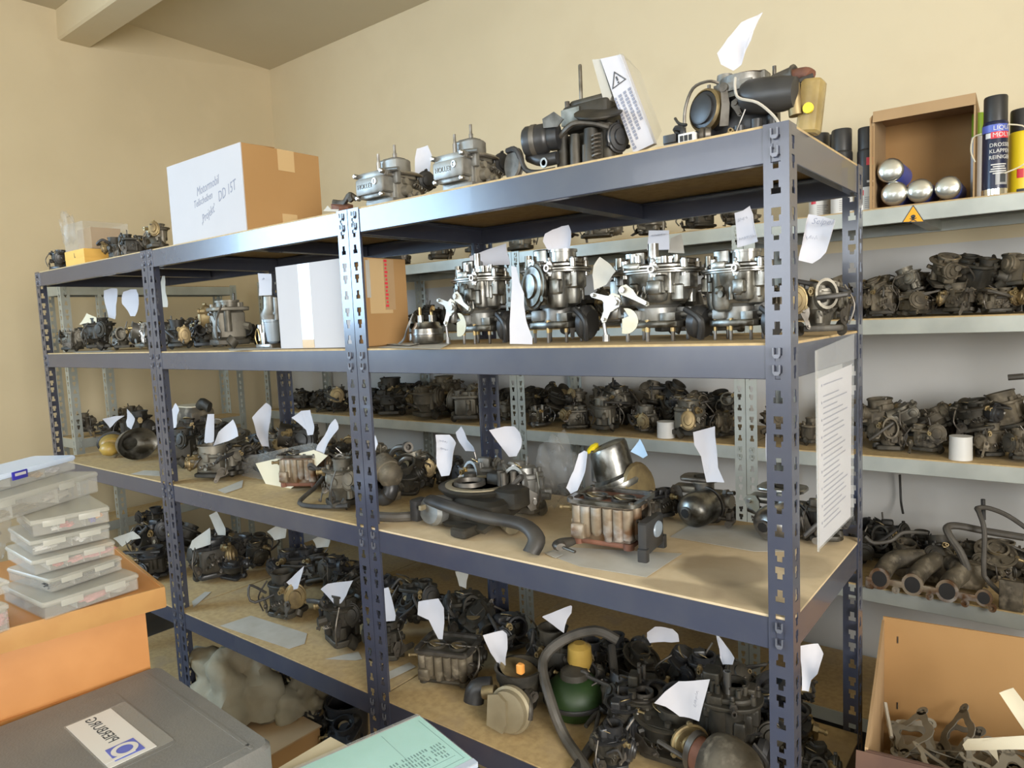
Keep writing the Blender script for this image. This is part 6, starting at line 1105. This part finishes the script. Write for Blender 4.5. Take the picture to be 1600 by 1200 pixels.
hoseY([(1600, 950, 1.30), (1565, 928, 1.31), (1542, 905, 1.32), (1537, 890, 1.32), (1538, 830, 1.34), (1530, 802, 1.36), (1527, 794, 1.38), (1545, 794, 1.40), (1575, 806, 1.42), (1610, 830, 1.42)], .007, 'long thin hose looping up and over at the right edge', 'hose')
hoseY([(1536, 780, 1.45), (1537, 812, 1.45)], .006, 'short black upright pin above the looped hoses', 'rubber', 'pin'); hoseY([(1352, 838, 1.36), (1365, 848, 1.36), (1392, 845, 1.37), (1412, 832, 1.40), (1450, 833, 1.42)], .006, 'thin grey hose curling beside the rear dark post', 'hose')
hoseY([(1406, 742, 1.70), (1407, 765, 1.71), (1408, 785, 1.70), (1411, 802, 1.66)], .004, 'black cable hanging down the grey wall', 'rubber', 'cable'); hoseY([(1600, 588, 1.42), (1575, 590, 1.42)], .009, 'brown pipe stub at the right edge over the third galvanised board', 'hose', 'pipe')
# middle and left galvanised bays, seen between the dark racks
N3 = [(824, 868, 1.36, 632, 2, 'bright silver petrol regulator at the left of the middle galvanised bay', 'silver'), (872, 928, 1.36, 628, 10, 'dark carburetor right of the bright silver regulator', 'dusty'), (922, 985, 1.36, 612, 13, 'dark carburetor with a round horn above the small white cup', 'dusty'), (980, 1030, 1.40, 632, 8, 'greenish carburetor left of the small white cup', 'dusty'), (1050, 1118, 1.36, 622, 20, 'dark carburetor with a pale drum on top, right of the small white cup', 'dusty'), (1108, 1150, 1.42, 628, 15, 'brown carburetor beside the galvanised double post', 'brown'), (1186, 1240, 1.38, 630, 21, 'brown carburetor just right of the galvanised double post', 'brown'), (1240, 1290, 1.40, 620, 24, 'brown carburetor glimpsed left of the hanging list', 'brown')]
for x0, x1, Y, yt, sd, lab, sty in N3: gput(sd, x0, x1, G3, Y, yt, lab, sty, sd * .7)
N3b = [(838, 905, 1.56, 598, 26, 'carburetor in a cloudy bag at the back of the middle galvanised bay', 'dusty'), (930, 1000, 1.58, 590, 30, 'dark carburetor at the back behind the round horn', 'grime'), (1010, 1075, 1.58, 588, 36, 'dark carburetor piled at the back of the middle galvanised bay', 'grime'), (1075, 1140, 1.58, 586, 38, 'dark carburetor at the back beside the galvanised double post', 'grime')]
for x0, x1, Y, yt, sd, lab, sty in N3b: gput(sd, x0, x1, G3, Y, yt, lab, sty, sd * .5)
N3c = [(582, 640, 1.38, 606, 39, 'dark carburetor right behind the second double post on the third galvanised board', 'grime'), (636, 700, 1.36, 600, 45, 'brown carburetor with many bright screws on the third galvanised board', 'brown'), (696, 765, 1.37, 592, 46, 'grey-brown carburetor left of the rear middle post', 'dusty'), (770, 806, 1.40, 600, 47, 'carburetor with a cream lever between the rear middle post and the galvanised post', 'dusty'), (500, 545, 1.38, 600, 49, 'brass-necked carburetor left of the second double post on the third galvanised board', 'dusty'), (452, 505, 1.42, 610, 51, 'dark carburetor right of the first rear post on the third galvanised board', 'grime'), (590, 660, 1.56, 588, 16, 'dark carburetor at the back behind the second double post', 'grime'), (660, 745, 1.56, 586, 17, 'pale carburetor at the back left of the rear middle post', 'brown')]
for x0, x1, Y, yt, sd, lab, sty in N3c: gput(sd, x0, x1, G3, Y, yt, lab, sty, sd * .9)
N2 = [(655, 700, 1.40, 446, 5, 'dark carburetor behind the taped box on the second galvanised board', 'grime'), (830, 900, 1.42, 425, 9, 'dark carburetor behind the diaphragm-capped one, on the second galvanised board', 'brown'), (920, 985, 1.42, 420, 11, 'brown carburetor behind the fan-shaped tag, on the second galvanised board', 'brown'), (1070, 1130, 1.42, 415, 12, 'dark carburetor behind the linkage carburetor, on the second galvanised board', 'grime'), (1205, 1262, 1.40, 415, 14, 'brown carburetor behind the near corner post, on the second galvanised board', 'brown'), (1248, 1300, 1.50, 410, 41, 'brown carburetor in the back row right of the near corner post', 'brown')]
for x0, x1, Y, yt, sd, lab, sty in N2: gput(sd, x0, x1, G2, Y, yt, lab, sty, sd * .6)
N1 = [(590, 650, 1.34, 350, 48, 'dark carburetor glimpsed under the top shelf, left of a brassy one', 'grime'), (664, 712, 1.33, 355, 50, 'brassy carburetor glimpsed under the top shelf beside another brassy one', 'dusty'), (715, 765, 1.34, 345, 43, 'dark carburetor glimpsed under the top shelf, left of the galvanised post top', 'grime'), (790, 842, 1.33, 340, 54, 'brassy carburetor at the top of the galvanised post', 'dusty'), (850, 905, 1.34, 335, 55, 'dark carburetor on the top galvanised board above the round-edged tag', 'grime'), (905, 975, 1.33, 335, 56, 'carburetor with a looped gold wire on the top galvanised board', 'dusty'), (985, 1050, 1.34, 330, 57, 'carburetor with a curved grey arm on the top galvanised board', 'dusty'), (1055, 1120, 1.34, 328, 58, 'dark carburetor on the top galvanised board left of the lettered tag', 'grime'), (1125, 1190, 1.34, 325, 59, 'brown carburetor on the top galvanised board left of the near corner post', 'brown')]
for x0, x1, Y, yt, sd, lab, sty in N1: put(kind('mix', sd), 'carburetor', lab, cc, sty, x0, x1, G1, Y, yt, rz=sd * .4, lim=(.5, 1.0))
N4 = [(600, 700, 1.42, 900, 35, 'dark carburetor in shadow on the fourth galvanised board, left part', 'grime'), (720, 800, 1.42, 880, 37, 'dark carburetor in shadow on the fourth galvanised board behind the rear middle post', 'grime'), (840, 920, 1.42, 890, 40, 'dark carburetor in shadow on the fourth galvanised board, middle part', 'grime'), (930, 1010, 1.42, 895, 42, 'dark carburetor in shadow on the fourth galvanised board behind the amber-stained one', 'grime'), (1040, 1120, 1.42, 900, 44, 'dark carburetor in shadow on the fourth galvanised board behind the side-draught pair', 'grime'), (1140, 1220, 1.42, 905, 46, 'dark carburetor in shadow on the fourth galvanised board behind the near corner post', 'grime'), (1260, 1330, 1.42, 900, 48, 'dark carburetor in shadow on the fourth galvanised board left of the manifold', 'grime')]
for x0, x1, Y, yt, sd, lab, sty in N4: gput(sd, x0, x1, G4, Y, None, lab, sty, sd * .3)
# shallow rack by the left wall
for (x0, x1, Y, yt, z, sd, lab, sty) in ((112, 152, .62, 640, 1.05, 52, 'dusty brown carburetor on the shallow rack by the left wall', 'brown'), (176, 226, .85, 630, 1.05, 27, 'dark carburetor on the shallow rack by the left wall, behind a triangular tag', 'brown')):
    P = onX((x0 + x1) / 2, 690, -3.47); gput(sd, x0, x1, z, P.y, yt, lab, sty, .5)
# the rest of the heaps, piled on and behind those in front
def heap(z, X0, X1, Y0, Y1, n, sty, lab, grp, seed, s0=.75, s1=1.0, dz=0., order=False):
    W_ = ('first', 'second', 'third', 'fourth', 'fifth', 'sixth', 'seventh', 'eighth', 'ninth', 'tenth', 'eleventh', 'twelfth', 'thirteenth')
    R = random.Random(seed)
    for i in range(n):
        k = kind('mix', R.randrange(1, 60)); X = X0 + (X1 - X0) * (i + .5) / n + R.uniform(-.015, .015); Y = R.uniform(Y0, Y1); s = R.uniform(s0, s1)
        E_ = Euler((R.uniform(-.5, .5), R.uniform(-.5, .5), R.uniform(0, 6.28)), 'XYZ'); V = k.V @ np.array(E_.to_matrix()).T
        T = Matrix.Translation((X, Y, z + dz - V[:, 2].min() * s)) @ E_.to_matrix().to_4x4() @ Matrix.Scale(s, 4)
        realise(k, 'carburetor', lab + (', ' + W_[i] + ' from the left' if order else ''), cc, sty[i % len(sty)], T, grp)
heap(G2, -.19, .34, 1.40, 1.46, 6, ('brown', 'dusty', 'brown', 'grime'), 'dusty carburetor on top of the heap on the second galvanised board', 'upper heap, second board', 1, dz=.05, order=True)
heap(G2, -.36, .42, 1.58, 1.64, 7, ('brown', 'dusty'), 'dusty carburetor at the back of the heap on the second galvanised board', 'back of heap, second board', 2, dz=.02)
heap(G3, -.19, .34, 1.40, 1.46, 6, ('brown', 'dusty', 'brown', 'grime'), 'dusty carburetor on top of the heap on the third galvanised board', 'upper heap, third board', 3, dz=.05, order=True)
heap(G3, -.36, .42, 1.57, 1.64, 6, ('brown',), 'dusty carburetor at the back of the heap on the third galvanised board', 'back of heap, third board', 4, dz=.02)
heap(G4, -.36, .42, 1.50, 1.62, 7, ('brown', 'grime'), 'dark carburetor in the pile behind the cast manifold', 'pile behind the manifold', 5, dz=.0)
heap(G3, -1.46, -.60, 1.42, 1.60, 11, ('grime', 'dusty', 'brown'), 'carburetor on top of the heap in the middle galvanised bay', 'heap in the middle galvanised bay', 6, dz=.06, order=True)
heap(G3, -2.46, -1.56, 1.40, 1.60, 13, ('grime', 'grime', 'dusty'), 'carburetor in the heap behind the second double post', 'heap in the bay behind the taped box', 7, dz=.04, order=True)
heap(G3, -3.3, -2.56, 1.34, 1.60, 9, ('grime',), 'dark carburetor in the far corner heap on the galvanised rack', 'heap in the far corner bay', 8)
heap(G2, -2.46, -.58, 1.36, 1.60, 16, ('grime', 'brown', 'dusty'), 'dark carburetor on the second galvanised board behind the silver carburetors', 'second galvanised board behind the front rack', 9)
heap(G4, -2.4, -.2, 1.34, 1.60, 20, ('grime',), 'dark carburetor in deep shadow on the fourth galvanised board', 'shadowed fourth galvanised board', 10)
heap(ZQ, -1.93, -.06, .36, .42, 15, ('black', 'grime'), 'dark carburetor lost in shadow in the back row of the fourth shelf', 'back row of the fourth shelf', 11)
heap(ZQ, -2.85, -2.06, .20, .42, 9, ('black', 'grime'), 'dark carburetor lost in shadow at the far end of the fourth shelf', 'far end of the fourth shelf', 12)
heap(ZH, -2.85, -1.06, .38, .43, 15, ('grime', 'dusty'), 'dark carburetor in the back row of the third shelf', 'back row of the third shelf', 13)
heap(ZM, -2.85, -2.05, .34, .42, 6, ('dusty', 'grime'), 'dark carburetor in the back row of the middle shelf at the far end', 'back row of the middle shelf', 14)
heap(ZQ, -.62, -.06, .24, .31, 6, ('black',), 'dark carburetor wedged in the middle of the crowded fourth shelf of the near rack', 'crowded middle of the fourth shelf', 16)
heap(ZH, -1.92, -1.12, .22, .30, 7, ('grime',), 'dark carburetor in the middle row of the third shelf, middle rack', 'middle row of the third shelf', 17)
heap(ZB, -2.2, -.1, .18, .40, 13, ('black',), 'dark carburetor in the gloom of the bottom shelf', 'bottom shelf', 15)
bpy.context.view_layer.update()
